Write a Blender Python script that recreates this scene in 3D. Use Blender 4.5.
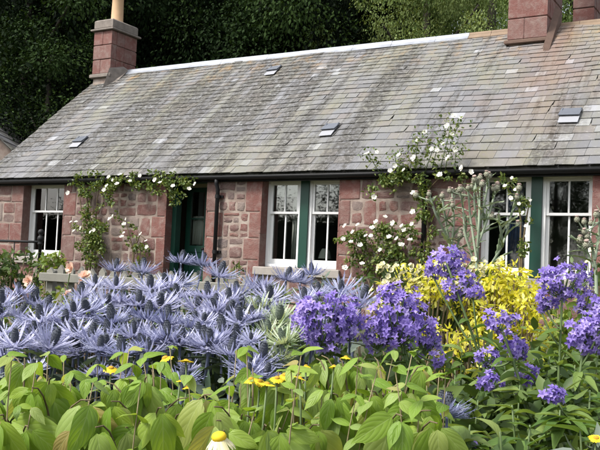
import bpy, math, random
import numpy as np
from mathutils import Matrix, Vector

# ------------------------------------------------------------------ clear
for o in list(bpy.data.objects):
    bpy.data.objects.remove(o, do_unlink=True)
scene = bpy.context.scene
COL = scene.collection
R = math.radians

# ------------------------------------------------------------------ camera
FPX = 850.0                      # focal length in photo pixels (600 px wide)
THETA, PITCH, ROLL = R(30.8), R(3.03), R(2.6)
CAMZ = 1.34
C0 = np.array([0.0, 0.0, CAMZ])
r0 = np.array([math.cos(THETA), math.sin(THETA), 0.0])
FW = np.array([-math.sin(THETA) * math.cos(PITCH), math.cos(THETA) * math.cos(PITCH), math.sin(PITCH)])
u0 = np.cross(r0, FW)
RT = math.cos(ROLL) * r0 + math.sin(ROLL) * u0
UP = math.cos(ROLL) * u0 - math.sin(ROLL) * r0
cam_d = bpy.data.cameras.new('camera')
cam_d.sensor_width = 36.0
cam_d.lens = FPX / 600.0 * 36.0
cam_d.clip_start = 0.05
cam_d.clip_end = 1000.0
cam = bpy.data.objects.new('camera', cam_d)
COL.objects.link(cam)
M = Matrix.Identity(4)
for i in range(3):
    M[i][0], M[i][1], M[i][2], M[i][3] = RT[i], UP[i], -FW[i], C0[i]
cam.matrix_world = M
scene.camera = cam

# ------------------------------------------------------------------ light
world = bpy.data.worlds.new('World')
scene.world = world
world.use_nodes = True
wn = world.node_tree
wn.nodes.clear()
SUN_EL, SUN_AZ = R(50), R(215)          # azimuth of the sun, clockwise from +Y
sky_n = wn.nodes.new('ShaderNodeTexSky')
sky_n.sky_type = 'NISHITA'
sky_n.sun_disc = False
sky_n.sun_elevation = SUN_EL
sky_n.sun_rotation = SUN_AZ
sky_n.dust_density = 3.0
hs = wn.nodes.new('ShaderNodeHueSaturation')
hs.inputs['Saturation'].default_value = 0.35
bg = wn.nodes.new('ShaderNodeBackground')
bg.inputs['Strength'].default_value = 0.15
wo = wn.nodes.new('ShaderNodeOutputWorld')
wn.links.new(sky_n.outputs[0], hs.inputs['Color'])
wn.links.new(hs.outputs[0], bg.inputs['Color'])
wn.links.new(bg.outputs[0], wo.inputs[0])
sd = bpy.data.lights.new('sun', 'SUN')
sd.energy = 2.4
sd.angle = R(12)
sd.color = (1.0, 0.96, 0.90)
so = bpy.data.objects.new('sun', sd)
COL.objects.link(so)
so.location = (0, 0, 30)
sdir = Vector((math.sin(SUN_AZ) * math.cos(SUN_EL), math.cos(SUN_AZ) * math.cos(SUN_EL), math.sin(SUN_EL)))
so.rotation_euler = sdir.to_track_quat('Z', 'Y').to_euler()
scene.render.engine = 'CYCLES'
vs = scene.view_settings
vs.view_transform = 'Standard'
vs.look = 'None'
vs.exposure = 1.15
vs.gamma = 1.0
vs.use_curve_mapping = False
scene.cycles.max_bounces = 5
scene.cycles.diffuse_bounces = 3
scene.cycles.glossy_bounces = 2
scene.cycles.transparent_max_bounces = 12
scene.cycles.caustics_reflective = False
scene.cycles.caustics_refractive = False

# ------------------------------------------------------------------ helpers
def pdir(px, py):
    return FW + RT * ((px - 300.0) / FPX) + UP * ((225.0 - py) / FPX)
def P(px, py, Z):
    return C0 + pdir(px, py) * Z
def on_y(px, py, Y):
    d = pdir(px, py)
    return C0 + d * (Y / d[1])
def project(p):
    v = np.asarray(p, float) - C0
    z = v @ FW
    return 300 + FPX * (v @ RT) / z, 225 - FPX * (v @ UP) / z, z

def ground_z(x, y):
    s = np.clip((np.asarray(y, float) - 2.0) / 8.0, 0, 1)
    z = 0.40 + 0.15 * s * s * (3 - 2 * s)
    h = np.clip((np.asarray(y, float) - 21.0) / 45.0, 0, 1)
    return z + 20.0 * h * h * (3 - 2 * h)

def link(o):
    COL.objects.link(o)
    return o
WM = {}
def thing(name, label, cat, loc=(0, 0, 0), group=None, kind=None):
    o = bpy.data.objects.new(name, None)
    o.empty_display_size = 0.1
    o.location = Vector([float(v) for v in loc])
    o['label'] = label
    o['category'] = cat
    if group: o['group'] = group
    if kind: o['kind'] = kind
    link(o)
    WM[o] = Matrix.Translation(o.location)
    return o
def part(name, me, parent=None, mat=None, world=None, kind=None, label=None):
    o = bpy.data.objects.new(name, me)
    w = world if world is not None else Matrix.Identity(4)
    o.matrix_basis = w
    if parent is not None:
        o.parent = parent
        o.matrix_parent_inverse = WM[parent].inverted()
    if mat is not None and len(me.materials) == 0:
        me.materials.append(mat)
    if kind: o['kind'] = kind
    if label: o['label'] = label
    link(o)
    WM[o] = w
    return o
def tagged(o, label, cat, group=None):
    o['label'] = label; o['category'] = cat
    if group: o['group'] = group
    return o

def make_mesh(name, V, F, mat=None, rnd=None, uv=None, smooth=False, extra=None):
    """V (n,3); F (m,3|4) array or list of tuples; rnd per vertex; uv per vertex"""
    me = bpy.data.meshes.new(name)
    V = np.asarray(V, np.float32)
    if isinstance(F, np.ndarray):
        k = F.shape[1]
        me.vertices.add(len(V)); me.vertices.foreach_set('co', V.ravel())
        me.loops.add(F.size); me.loops.foreach_set('vertex_index', F.astype(np.int32).ravel())
        me.polygons.add(len(F))
        me.polygons.foreach_set('loop_start', np.arange(0, F.size, k, dtype=np.int32))
        me.polygons.foreach_set('loop_total', np.full(len(F), k, np.int32))
        me.update(calc_edges=True)
    else:
        me.from_pydata([tuple(map(float, v)) for v in V], [], [tuple(int(i) for i in f) for f in F])
        me.update()
    if rnd is not None:
        a = me.attributes.new('rnd', 'FLOAT', 'POINT')
        a.data.foreach_set('value', np.broadcast_to(np.asarray(rnd, np.float32), (len(V),)).copy())
    if uv is not None:
        l = me.uv_layers.new(name='UVMap')
        vi = np.zeros(len(me.loops), np.int32)
        me.loops.foreach_get('vertex_index', vi)
        l.data.foreach_set('uv', np.asarray(uv, np.float32)[vi].ravel())
    if smooth:
        me.polygons.foreach_set('use_smooth', np.ones(len(me.polygons), bool))
    if mat is not None:
        me.materials.append(mat)
    return me

class MB:
    """collects boxes, tubes and polygons into one mesh"""
    def __init__(s):
        s.V, s.F, s.R = [], [], []
        s.n = 0
    def add(s, V, F, r=0.0):
        V = np.asarray(V, float)
        s.V.append(V)
        s.F += [tuple(int(i) + s.n for i in f) for f in F]
        s.R.append(np.full(len(V), r))
        s.n += len(V)
        return s
    def box(s, x0, x1, y0, y1, z0, z1, r=0.0):
        V = [(x, y, z) for z in (z0, z1) for y in (y0, y1) for x in (x0, x1)]
        F = [(0, 2, 3, 1), (4, 5, 7, 6), (0, 1, 5, 4), (2, 6, 7, 3), (0, 4, 6, 2), (1, 3, 7, 5)]
        return s.add(V, F, r)
    def bevbox(s, x0, x1, y0, y1, z0, z1, b=0.01, r=0.0):
        V = []
        for z, i in ((z0, b), (z0 + b, 0), (z1 - b, 0), (z1, b)):
            V += [(x0 + i + (b if 0 else 0), y0 + i, z), (x1 - i, y0 + i, z), (x1 - i, y1 - i, z), (x0 + i, y1 - i, z)]
        F = [(3, 2, 1, 0), (12, 13, 14, 15)]
        for k in range(3):
            for j in range(4):
                a, c = 4 * k + j, 4 * k + (j + 1) % 4
                F.append((a, c, c + 4, a + 4))
        return s.add(V, F, r)
    def tube(s, pts, rad, sides=6, r=0.0, cap=True):
        V, F = tube_geo(pts, rad, sides, cap)
        return s.add(V, F, r)
    def mesh(s, name, mat=None, smooth=False):
        return make_mesh(name, np.concatenate(s.V), s.F, mat, np.concatenate(s.R), smooth=smooth)

def tube_geo(pts, rad, sides=6, cap=True):
    pts = np.asarray(pts, float)
    n = len(pts)
    rad = np.broadcast_to(np.asarray(rad, float), (n,))
    T = np.gradient(pts, axis=0)
    T /= np.linalg.norm(T, axis=1)[:, None] + 1e-9
    ref = np.array([0.0, 0, 1]) if abs(T[0][2]) < 0.9 else np.array([1.0, 0, 0])
    V = []
    a = np.cross(T[0], ref); a /= np.linalg.norm(a)
    for i in range(n):
        a = a - T[i] * (a @ T[i]); a /= np.linalg.norm(a) + 1e-9
        b = np.cross(T[i], a)
        for k in range(sides):
            t = 2 * math.pi * k / sides
            V.append(pts[i] + rad[i] * (math.cos(t) * a + math.sin(t) * b))
    F = []
    for i in range(n - 1):
        for k in range(sides):
            p, q = i * sides + k, i * sides + (k + 1) % sides
            F.append((p, q, q + sides, p + sides))
    if cap:
        F.append(tuple(range(sides - 1, -1, -1)))
        F.append(tuple(range((n - 1) * sides, n * sides)))
    return np.array(V), F

def lathe(profile, sides=10):
    V, F = [], []
    for (rr, z) in profile:
        for k in range(sides):
            t = 2 * math.pi * k / sides
            V.append((rr * math.cos(t), rr * math.sin(t), z))
    for i in range(len(profile) - 1):
        for k in range(sides):
            p, q = i * sides + k, i * sides + (k + 1) % sides
            F.append((p, q, q + sides, p + sides))
    F.append(tuple(range(sides - 1, -1, -1)))
    F.append(tuple(range((len(profile) - 1) * sides, len(profile) * sides)))
    return np.array(V), F

def curve(p0, p1, p2, n=8):
    t = np.linspace(0, 1, n)[:, None]
    p0, p1, p2 = map(np.asarray, (p0, p1, p2))
    return (1 - t) ** 2 * p0 + 2 * t * (1 - t) * p1 + t * t * p2

# leaf templates: along +Y from the base, face up +Z, unit length
def leafT2(w):
    return (np.array([(0, 0, 0), (-.5 * w, .42, .09 * w), (0, 1, -.05), (.5 * w, .42, .09 * w)]),
            np.array([(0, 3, 2), (0, 2, 1)]))
def leafT6(w, droop=.12):
    return (np.array([(0, 0, 0), (-.42 * w, .25, .1 * w), (0, .27, 0), (.42 * w, .25, .1 * w),
                      (-.4 * w, .62, .1 * w - droop * .4), (0, .64, -droop * .4), (.4 * w, .62, .1 * w - droop * .4), (0, 1, -droop)]),
            np.array([(0, 2, 1), (0, 3, 2), (1, 2, 5), (1, 5, 4), (2, 3, 6), (2, 6, 5), (4, 5, 7), (5, 6, 7)]))
def frames(D, N):
    """stack of 3x3 with columns X,Y(=D),Z(~N)"""
    D = D / (np.linalg.norm(D, axis=1)[:, None] + 1e-9)
    X = np.cross(D, N)
    X /= np.linalg.norm(X, axis=1)[:, None] + 1e-9
    Z = np.cross(X, D)
    return np.stack([X, D, Z], axis=2)
def scatter(T, pos, D, N, size, rng):
    TV, TF = T
    A = frames(D, N)
    V = np.einsum('nij,tj->nti', A, TV) * np.asarray(size).reshape(-1, 1, 1) + pos[:, None, :]
    n, t = len(pos), len(TV)
    F = (TF[None] + (np.arange(n) * t)[:, None, None]).reshape(-1, TF.shape[1])
    rnd = np.repeat(rng.random(n), t)
    return V.reshape(-1, 3), F, rnd
def unit(v):
    v = np.asarray(v, float)
    return v / (np.linalg.norm(v, axis=-1, keepdims=True) + 1e-9)
def rvec(rng, n):
    return unit(rng.normal(size=(n, 3)))
def leaf_cloud(name, blobs, n_per_m2, leaf, w, mat, seed, up=.35, T=None, shell=.55):
    """blobs: list of (centre, (rx,ry,rz)); leaves lie through each blob, more near its skin"""
    rng = np.random.default_rng(seed)
    PP, DD, NN, SS = [], [], [], []
    for c, rr in blobs:
        rr = np.asarray(rr, float)
        area = 4 * math.pi * ((rr[0] * rr[1]) ** 1.6 / 3 + (rr[0] * rr[2]) ** 1.6 / 3 + (rr[1] * rr[2]) ** 1.6 / 3) ** (1 / 1.6)
        n = max(6, int(area * n_per_m2))
        d = rvec(rng, n)
        s = shell + (1 - shell) * rng.random(n) + rng.normal(size=n) * .07
        PP.append(np.asarray(c) + d * rr * s[:, None])
        NN.append(unit(d * .8 + rng.normal(size=(n, 3)) * .6 + np.array([0, 0, up])))
        DD.append(unit(d * .6 + rng.normal(size=(n, 3)) * .7 - np.array([0, 0, .25])))
        SS.append(leaf * (.65 + .7 * rng.random(n)))
    V, F, rnd = scatter(T or leafT2(w), np.concatenate(PP), np.concatenate(DD), np.concatenate(NN), np.concatenate(SS), rng)
    return make_mesh(name, V, F, mat, rnd)
def mat_from(pos, D, N, s=1.0):
    A = frames(np.asarray([D], float), np.asarray([N], float))[0] * s
    m = Matrix.Identity(4)
    for i in range(3):
        for j in range(3):
            m[i][j] = A[i, j]
        m[i][3] = float(pos[i])
    return m

# ------------------------------------------------------------------ materials
class NT:
    def __init__(s, name):
        s.m = bpy.data.materials.new(name)
        s.m.use_nodes = True
        s.t = s.m.node_tree
        s.t.nodes.clear()
        s.out = s.n('ShaderNodeOutputMaterial')
    def n(s, typ, ins=None, **kw):
        nd = s.t.nodes.new(typ)
        for k, v in kw.items():
            setattr(nd, k, v)
        for k, v in (ins or {}).items():
            if isinstance(v, bpy.types.NodeSocket):
                s.t.links.new(v, nd.inputs[k])
            else:
                nd.inputs[k].default_value = v
        return nd
    def math(s, op, a, b=0.0, c=None, clamp=False):
        nd = s.n('ShaderNodeMath', operation=op)
        nd.use_clamp = clamp
        for i, v in enumerate((a, b, c)):
            if v is None: continue
            if isinstance(v, bpy.types.NodeSocket): s.t.links.new(v, nd.inputs[i])
            else: nd.inputs[i].default_value = v
        return nd.outputs[0]
    def mix(s, f, a, b, mode='MIX'):
        nd = s.n('ShaderNodeMix', data_type='RGBA', blend_type=mode)
        for k, v in ((0, f), (6, a), (7, b)):
            if isinstance(v, bpy.types.NodeSocket): s.t.links.new(v, nd.inputs[k])
            else: nd.inputs[k].default_value = v if k == 0 else (tuple(v) + (1,))[:4]
        return nd.outputs[2]
    def ramp(s, f, stops, interp='LINEAR'):
        nd = s.n('ShaderNodeValToRGB', {'Fac': f})
        cr = nd.color_ramp
        cr.interpolation = interp
        while len(cr.elements) > 1: cr.elements.remove(cr.elements[0])
        cr.elements[0].position = stops[0][0]; cr.elements[0].color = tuple(stops[0][1]) + (1,)
        for p, c in stops[1:]:
            e = cr.elements.new(p); e.color = tuple(c) + (1,)
        return nd.outputs[0]
    def noise(s, scale, detail=4, rough=.55, vec=None, dist=0.0):
        nd = s.n('ShaderNodeTexNoise', {'Scale': scale, 'Detail': detail, 'Roughness': rough, 'Distortion': dist})
        if vec is not None: s.t.links.new(vec, nd.inputs['Vector'])
        return nd.outputs[0]
    def pos(s):
        return s.n('ShaderNodeNewGeometry').outputs['Position']
    def scaled(s, v, sc):
        return s.n('ShaderNodeMapping', {'Vector': v, 'Scale': sc}).outputs[0]
    def rnd(s):
        a = s.n('ShaderNodeAttribute', attribute_name='rnd').outputs['Fac']
        b = s.n('ShaderNodeObjectInfo').outputs['Random']
        return s.math('FRACT', s.math('ADD', a, b))
    def bump(s, h, strength=.4, dist=.01):
        return s.n('ShaderNodeBump', {'Height': h, 'Strength': strength, 'Distance': dist}).outputs[0]
    def pbr(s, col, rough=.7, nrm=None, **kw):
        ins = {'Base Color': col if isinstance(col, bpy.types.NodeSocket) else tuple(col) + (1,), 'Roughness': rough}
        ins.update(kw)
        b = s.n('ShaderNodeBsdfPrincipled', ins)
        if nrm is not None: s.t.links.new(nrm, b.inputs['Normal'])
        return b.outputs[0]
    def done(s, sh):
        s.t.links.new(sh, s.out.inputs['Surface'])
        return s.m

def m_plain(name, col, rough=.6, var=.15, scale=6, bump=.0, **kw):
    t = NT(name)
    n = t.noise(scale, 5, vec=t.pos())
    c2 = tuple(v * (1 - var) for v in col); c3 = tuple(min(1, v * (1 + var)) for v in col)
    c = t.mix(n, c2, c3)
    nr = t.bump(t.noise(scale * 9, 4, vec=t.pos()), bump, .004) if bump else None
    return t.done(t.pbr(c, rough, nr, **kw))

def m_leaf(name, stops, transl=.35, rough=.5, spec=.3, tcol=(1.25, 1.15, .55), uvvein=False, veinmix=.35, age=None):
    t = NT(name)
    c = t.ramp(t.rnd(), stops)
    if age:   # whole heads differ in age and colour
        c = t.mix(t.math('POWER', t.n('ShaderNodeObjectInfo').outputs['Random'], 1.6), c, age, 'MULTIPLY')
    if uvvein:
        blot = t.noise(22, 2, vec=t.pos())
        c = t.mix(t.math('MULTIPLY', blot, .45), c, (.55, .6, .5), 'MULTIPLY')
    nr = None
    if uvvein:
        sp = t.n('ShaderNodeSeparateXYZ', {0: t.n('ShaderNodeTexCoord').outputs['UV']})
        au = t.math('ABSOLUTE', t.math('SUBTRACT', sp.outputs[0], .5))
        cc = t.math('SUBTRACT', sp.outputs[1], t.math('MULTIPLY', t.math('POWER', au, 1.3), 1.25))
        wv = t.math('ABSOLUTE', t.math('SINE', t.math('MULTIPLY', cc, 15.0)))
        vein = t.math('SUBTRACT', 1.0, t.math('MULTIPLY', wv, 4.2), clamp=True)
        mid = t.math('SUBTRACT', 1.0, t.math('MULTIPLY', au, 22.0), clamp=True)
        vv = t.math('MAXIMUM', vein, mid)
        pale = t.mix(.5, c, (.45, .53, .25))
        c = t.mix(t.math('MULTIPLY', t.math('SUBTRACT', t.noise(7, 3, .7, vec=t.pos()), .66, clamp=True), 7.0, clamp=True), c, (.20, .13, .045))
        c = t.mix(t.math('MULTIPLY', vv, veinmix), c, pale)
        nr = t.bump(t.math('SUBTRACT', wv, mid), .18, .002)
    p = t.pbr(c, rough, nr, **{'Specular IOR Level': spec})
    tc = t.mix(1.0, c, tcol, 'MULTIPLY')
    tr = t.n('ShaderNodeBsdfTranslucent', {'Color': tc})
    if nr is not None: t.t.links.new(nr, tr.inputs['Normal'])
    mx = t.n('ShaderNodeMixShader', {0: transl, 1: p, 2: tr.outputs[0]})
    return t.done(mx.outputs[0])

def weather(t, c, pos, k=1.0):
    g = t.noise(1.7, 5, .7, vec=t.scaled(pos, (1, 1, .7)))
    c = t.mix(t.math('MULTIPLY', t.math('MULTIPLY', t.math('SUBTRACT', g, .48, clamp=True), 3.2, clamp=True), .6 * k), c, (.075, .058, .05))
    sm = t.noise(11, 4, .8, vec=pos, dist=.6)
    return t.mix(t.math('MULTIPLY', t.math('MULTIPLY', t.math('SUBTRACT', sm, .52, clamp=True), 5.0, clamp=True), .55 * k), c, (.27, .215, .185))
def m_sandstone(name, dressed=False):
    t = NT(name)
    r = t.rnd()
    if dressed:
        c = t.ramp(r, [(0, (.16, .063, .053)), (.5, (.195, .082, .067)), (1, (.165, .092, .08))])
    else:
        c = t.ramp(r, [(0, (.115, .058, .052)), (.22, (.175, .072, .06)), (.4, (.14, .08, .072)), (.58, (.185, .092, .075)),
                       (.74, (.13, .092, .085)), (.86, (.21, .165, .145)), (.94, (.10, .078, .075)), (1, (.17, .07, .06))])
    pos = t.pos()
    n1 = t.noise(7, 4, .65, vec=pos)
    n2 = t.noise(38, 3, .6, vec=t.scaled(pos, (1, 1, 2.4)))
    c = t.mix(t.math('MULTIPLY', t.math('SUBTRACT', n1, .46, clamp=True), 2.4, clamp=True), c, (.27, .215, .19))
    c = t.mix(t.math('MULTIPLY', n2, .5), c, (.42, .36, .34), 'MULTIPLY')
    c = weather(t, c, pos, .55 if dressed else 1.0)
    h = t.math('ADD', t.math('MULTIPLY', n1, 1.2), n2)
    return t.done(t.pbr(c, .9, t.bump(h, .6, .012)))
def m_mortar():
    t = NT('lime_mortar')
    pos = t.pos()
    n = t.noise(5, 4, vec=pos)
    c = t.ramp(n, [(.3, (.15, .10, .082)), (.48, (.24, .185, .155)), (.68, (.33, .28, .24))])
    c = weather(t, c, pos, .9)
    return t.done(t.pbr(c, .95, t.bump(t.noise(60, 5, vec=pos), .7, .008)))
def m_slate():
    t = NT('weathered_slate')
    pos = t.pos()
    r = t.rnd()
    c = t.ramp(r, [(0, (.112, .112, .116)), (.2, (.148, .147, .15)), (.4, (.126, .127, .136)), (.55, (.16, .155, .148)), (.7, (.14, .127, .122)),
                   (.85, (.15, .15, .158)), (.955, (.14, .142, .15)), (.985, (.25, .255, .265)), (1, (.25, .255, .275))])
    sp = t.n('ShaderNodeSeparateXYZ', {0: pos})
    # lichen, ochre green, in long streaks running down the slope
    st = t.noise(1.5, 4, .65, vec=t.scaled(pos, (1.0, .30, .30)))
    lich = t.math('MULTIPLY', t.math('SUBTRACT', st, .44, clamp=True), 5.5, clamp=True)
    fine = t.noise(26, 3, .7, vec=pos)
    lich = t.math('MULTIPLY', lich, t.math('MULTIPLY', t.math('SUBTRACT', fine, .25, clamp=True), 1.9, clamp=True))
    c = t.mix(t.math('MULTIPLY', lich, .72), c, (.15, .146, .068))
    # dark moss and worn patches in streaks, mostly towards the far end
    mo = t.noise(1.05, 4, .72, vec=t.scaled(pos, (1.9, .20, .20)), dist=.3)
    far = t.n('ShaderNodeMapRange', {0: sp.outputs[0], 1: -3.0, 2: -9.0, 3: .0, 4: .13}).outputs[0]
    mo = t.math('SUBTRACT', t.math('ADD', mo, far), .545, clamp=True)
    mo = t.math('MULTIPLY', mo, 9.0, clamp=True)
    mo = t.math('MULTIPLY', mo, t.math('MULTIPLY', t.math('SUBTRACT', t.noise(15, 3, .75, vec=pos), .36, clamp=True), 6.0, clamp=True))
    c = t.mix(t.math('MULTIPLY', mo, .9), c, (.045, .042, .036))
    # pale lichen spots
    pl = t.noise(17, 3, .6, vec=pos)
    c = t.mix(t.math('MULTIPLY', t.math('SUBTRACT', pl, .60, clamp=True), 4.0, clamp=True), c, (.27, .262, .245))
    # rust wash below the near chimney
    xw = t.math('ADD', sp.outputs[0], t.math('MULTIPLY', t.math('SUBTRACT', t.noise(1.6, 4, vec=pos), .5), 2.2))
    ru = t.math('SUBTRACT', 1.0, t.math('MULTIPLY', t.math('ABSOLUTE', t.math('ADD', xw, RUST_X)), 1.15), clamp=True)
    hz = t.n('ShaderNodeMapRange', {0: sp.outputs[2], 1: 3.3, 2: 5.2, 3: .12, 4: 1.0}).outputs[0]
    ru = t.math('MULTIPLY', ru, hz)
    c = t.mix(t.math('MULTIPLY', ru, .6), c, (.17, .098, .062))
    # orange lichen close to the ridge
    oz = t.n('ShaderNodeMapRange', {0: sp.outputs[2], 1: 4.9, 2: 5.6, 3: .0, 4: 1.0}).outputs[0]
    on = t.math('MULTIPLY', t.math('SUBTRACT', t.noise(3.2, 5, .7, vec=pos), .52, clamp=True), 5, clamp=True)
    c = t.mix(t.math('MULTIPLY', t.math('MULTIPLY', on, oz), .6), c, (.30, .185, .075))
    h = fine
    return t.done(t.pbr(c, .72, t.bump(h, .55, .006), **{'Specular IOR Level': .35}))
def m_glass():
    t = NT('window_glass')
    fr = t.n('ShaderNodeFresnel', {'IOR': 1.5}).outputs[0]
    wob = t.bump(t.noise(1.3, 1, vec=t.pos()), .02, .01)
    gl = t.n('ShaderNodeBsdfGlossy', {'Roughness': .02, 'Color': (1, 1, 1, 1)})
    t.t.links.new(wob, gl.inputs['Normal'])
    tr = t.n('ShaderNodeBsdfTransparent', {'Color': (.86, .9, .88, 1)})
    f = t.math('MULTIPLY', fr, 1.6, clamp=True)
    return t.done(t.n('ShaderNodeMixShader', {0: f, 1: tr.outputs[0], 2: gl.outputs[0]}).outputs[0])
RUST_X = 3.55
MAT = {}
MAT['stone'] = m_sandstone('rubble_sandstone')
MAT['dressed'] = m_sandstone('dressed_sandstone', True)
MAT['lintel'] = m_plain('weathered_lintel_stone', (.215, .165, .14), .9, .4, 4, .6)
MAT['sill'] = m_plain('pale_sill_stone', (.27, .245, .22), .9, .3, 8, .5)
MAT['cope'] = m_plain('grey_cope_stone', (.17, .145, .125), .9, .55, 9, .7)
MAT['mortar'] = m_mortar()
MAT['slate'] = m_slate()
MAT['lead'] = m_plain('ridge_zinc', (.26, .275, .305), .5, .5, 5, .12, Metallic=.35)
MAT['rust_ridge'] = m_plain('terracotta_ridge', (.185, .13, .085), .8, .35, 7, .4)
MAT['cement'] = m_plain('stained_cement_fillet', (.11, .068, .05), .9, .35, 8, .5)
MAT['white'] = m_plain('white_gloss_paint', (.70, .70, .69), .35, .05, 5, .04)
MAT['green'] = m_plain('dark_green_paint', (.006, .042, .028), .4, .15, 5, .05)
MAT['black'] = m_plain('black_painted_iron', (.009, .009, .01), .6, .3, 12, .1, **{'Specular IOR Level': .25})
MAT['pot'] = m_plain('buff_clay_pot', (.42, .27, .15), .8, .18, 9, .2)
MAT['plaster'] = m_plain('interior_plaster', (.33, .29, .25), .9, .1, 3)
MAT['floor'] = m_plain('interior_floor', (.09, .055, .035), .6, .2, 5)
MAT['blind'] = m_plain('cream_blind', (.50, .48, .44), .8, .05, 10)
MAT['lace'] = m_plain('net_curtain', (.40, .39, .36), .9, .15, 20)
MAT['blue'] = m_plain('blue_curtain', (.025, .05, .13), .85, .2, 10)
MAT['glass'] = m_glass()
MAT['wood_grey'] = m_plain('weathered_grey_wood', (.17, .165, .14), .85, .3, 14, .4)
MAT['bark'] = m_plain('tree_bark', (.035, .028, .021), .9, .35, 7, .6)
MAT['twig'] = m_plain('brown_twig', (.12, .09, .045), .8, .3, 20, .2)
MAT['stem_green'] = m_plain('green_stem', (.085, .13, .04), .6, .25, 14)
MAT['stem_blue'] = m_plain('steel_blue_stem', (.15, .17, .26), .6, .25, 14)
MAT['silver_stem'] = m_plain('felted_silver_stem', (.25, .30, .21), .9, .2, 14)
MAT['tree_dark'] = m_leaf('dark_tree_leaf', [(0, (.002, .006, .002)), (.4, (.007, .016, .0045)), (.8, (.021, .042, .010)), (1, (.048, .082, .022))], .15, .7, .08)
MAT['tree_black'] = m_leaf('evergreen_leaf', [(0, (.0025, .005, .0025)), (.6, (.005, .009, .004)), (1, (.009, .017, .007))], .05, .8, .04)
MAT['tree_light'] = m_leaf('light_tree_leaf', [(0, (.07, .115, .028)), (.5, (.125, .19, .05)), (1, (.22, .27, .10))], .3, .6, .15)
MAT['rose_leaf'] = m_leaf('rose_leaf', [(0, (.05, .085, .02)), (.5, (.105, .155, .035)), (1, (.20, .235, .06))], .3, .45, .35)
MAT['shrub'] = m_leaf('garden_leaf', [(0, (.03, .055, .016)), (.5, (.06, .105, .024)), (1, (.11, .16, .04))], .3, .5, .3)
MAT['lime'] = m_leaf('lime_leaf', [(0, (.10, .16, .03)), (.5, (.16, .23, .04)), (1, (.23, .28, .06))], .35, .5, .3)
MAT['gold'] = m_leaf('golden_leaf', [(0, (.30, .36, .04)), (.22, (.58, .57, .05)), (.6, (.74, .70, .08)), (1, (.82, .79, .28))], .5, .5, .3)
MAT['dog'] = m_leaf('veined_leaf', [(0, (.15, .26, .03)), (.35, (.22, .345, .045)), (.6, (.28, .39, .06)), (.8, (.25, .35, .10)), (.94, (.36, .40, .10)), (.97, (.34, .25, .09)), (1, (.40, .42, .16))], .42, .45, .28, uvvein=True, veinmix=.5)
MAT['bell_leaf'] = m_leaf('bellflower_leaf', [(0, (.07, .14, .032)), (.5, (.125, .21, .048)), (.85, (.19, .27, .07)), (1, (.26, .31, .10))], .4, .5, .25, uvvein=True, veinmix=.25)
MAT['violet'] = m_leaf('violet_petal', [(0, (.18, .125, .42)), (.3, (.27, .20, .54)), (.7, (.35, .27, .61)), (.9, (.46, .38, .69)), (1, (.58, .51, .76))], .35, .55, .2, (1.1, .95, 1.2), age=(.82, .78, .92))
MAT['bract'] = m_leaf('silver_blue_bract', [(0, (.24, .25, .38)), (.4, (.36, .365, .52)), (.75, (.50, .505, .655)), (1, (.66, .66, .78))], .3, .5, .3, (1, 1, 1.1), age=(.72, .76, .82))
MAT['bract_young'] = m_leaf('young_green_bract', [(0, (.24, .32, .20)), (.5, (.36, .43, .28)), (1, (.50, .55, .42))], .25, .5, .3)
MAT['cone'] = m_plain('steel_blue_cone', (.075, .085, .11), .8, .5, 260, .8)
MAT['cone_green'] = m_plain('grey_green_cone', (.16, .20, .15), .8, .4, 260, .8)
MAT['holly_leaf'] = m_leaf('sea_holly_leaf', [(0, (.05, .08, .05)), (.5, (.09, .125, .085)), (1, (.16, .19, .16))], .2, .5, .3)
MAT['silver_leaf'] = m_leaf('silver_thistle_leaf', [(0, (.15, .20, .12)), (.5, (.22, .28, .18)), (1, (.32, .37, .27))], .2, .8, .1)
MAT['bud'] = m_plain('pinkish_thistle_bud', (.27, .27, .20), .9, .35, 60, .6)
MAT['budtip'] = m_plain('pink_thistle_tuft', (.33, .24, .21), .9, .3, 60, .4)
MAT['whitepetal'] = m_leaf('white_petal', [(0, (.72, .70, .62)), (1, (.84, .83, .79))], .3, .6, .2, (1, 1, .95))
MAT['peach'] = m_leaf('peach_petal', [(0, (.74, .48, .36)), (1, (.80, .62, .52))], .3, .6, .2, (1, .9, .8))
MAT['creampetal'] = m_leaf('cream_petal', [(0, (.70, .64, .36)), (1, (.80, .77, .55))], .3, .6, .2, (1, 1, .8))
MAT['yellow'] = m_leaf('yellow_petal', [(0, (.72, .50, .015)), (1, (.80, .62, .04))], .25, .6, .2, (1, .95, .6))
MAT['orange_eye'] = m_plain('orange_disc', (.62, .34, .02), .8, .25, 200, .7)

def m_ground():
    t = NT('garden_soil')
    pos = t.pos()
    n = t.noise(.7, 6, .65, vec=pos)
    c = t.ramp(n, [(.3, (.035, .045, .018)), (.5, (.05, .055, .025)), (.7, (.065, .05, .034))])
    return t.done(t.pbr(c, .95, t.bump(t.noise(14, 6, .7, vec=pos), .8, .05)))
MAT['ground'] = m_ground()

# ------------------------------------------------------------------ ground
def build_ground():
    xs = np.concatenate([np.linspace(-140, -25, 12), np.linspace(-22, 12, 60), np.linspace(15, 140, 12)])
    ys = np.concatenate([np.linspace(-120, -8, 10), np.linspace(-5, 24, 60), np.linspace(27, 160, 24)])
    X, Y = np.meshgrid(xs, ys)
    Z = ground_z(X, Y) + .02 * np.sin(X * 1.7 + Y) * np.cos(Y * 1.3)
    n, m = len(xs), len(ys)
    idx = np.arange(n * m).reshape(m, n)
    F = np.stack([idx[:-1, :-1], idx[:-1, 1:], idx[1:, 1:], idx[1:, :-1]], -1).reshape(-1, 4)
    o = part('ground', make_mesh('ground', np.stack([X, Y, Z], -1).reshape(-1, 3), F, MAT['ground'], smooth=True))
    o['kind'] = 'structure'
build_ground()

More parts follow.
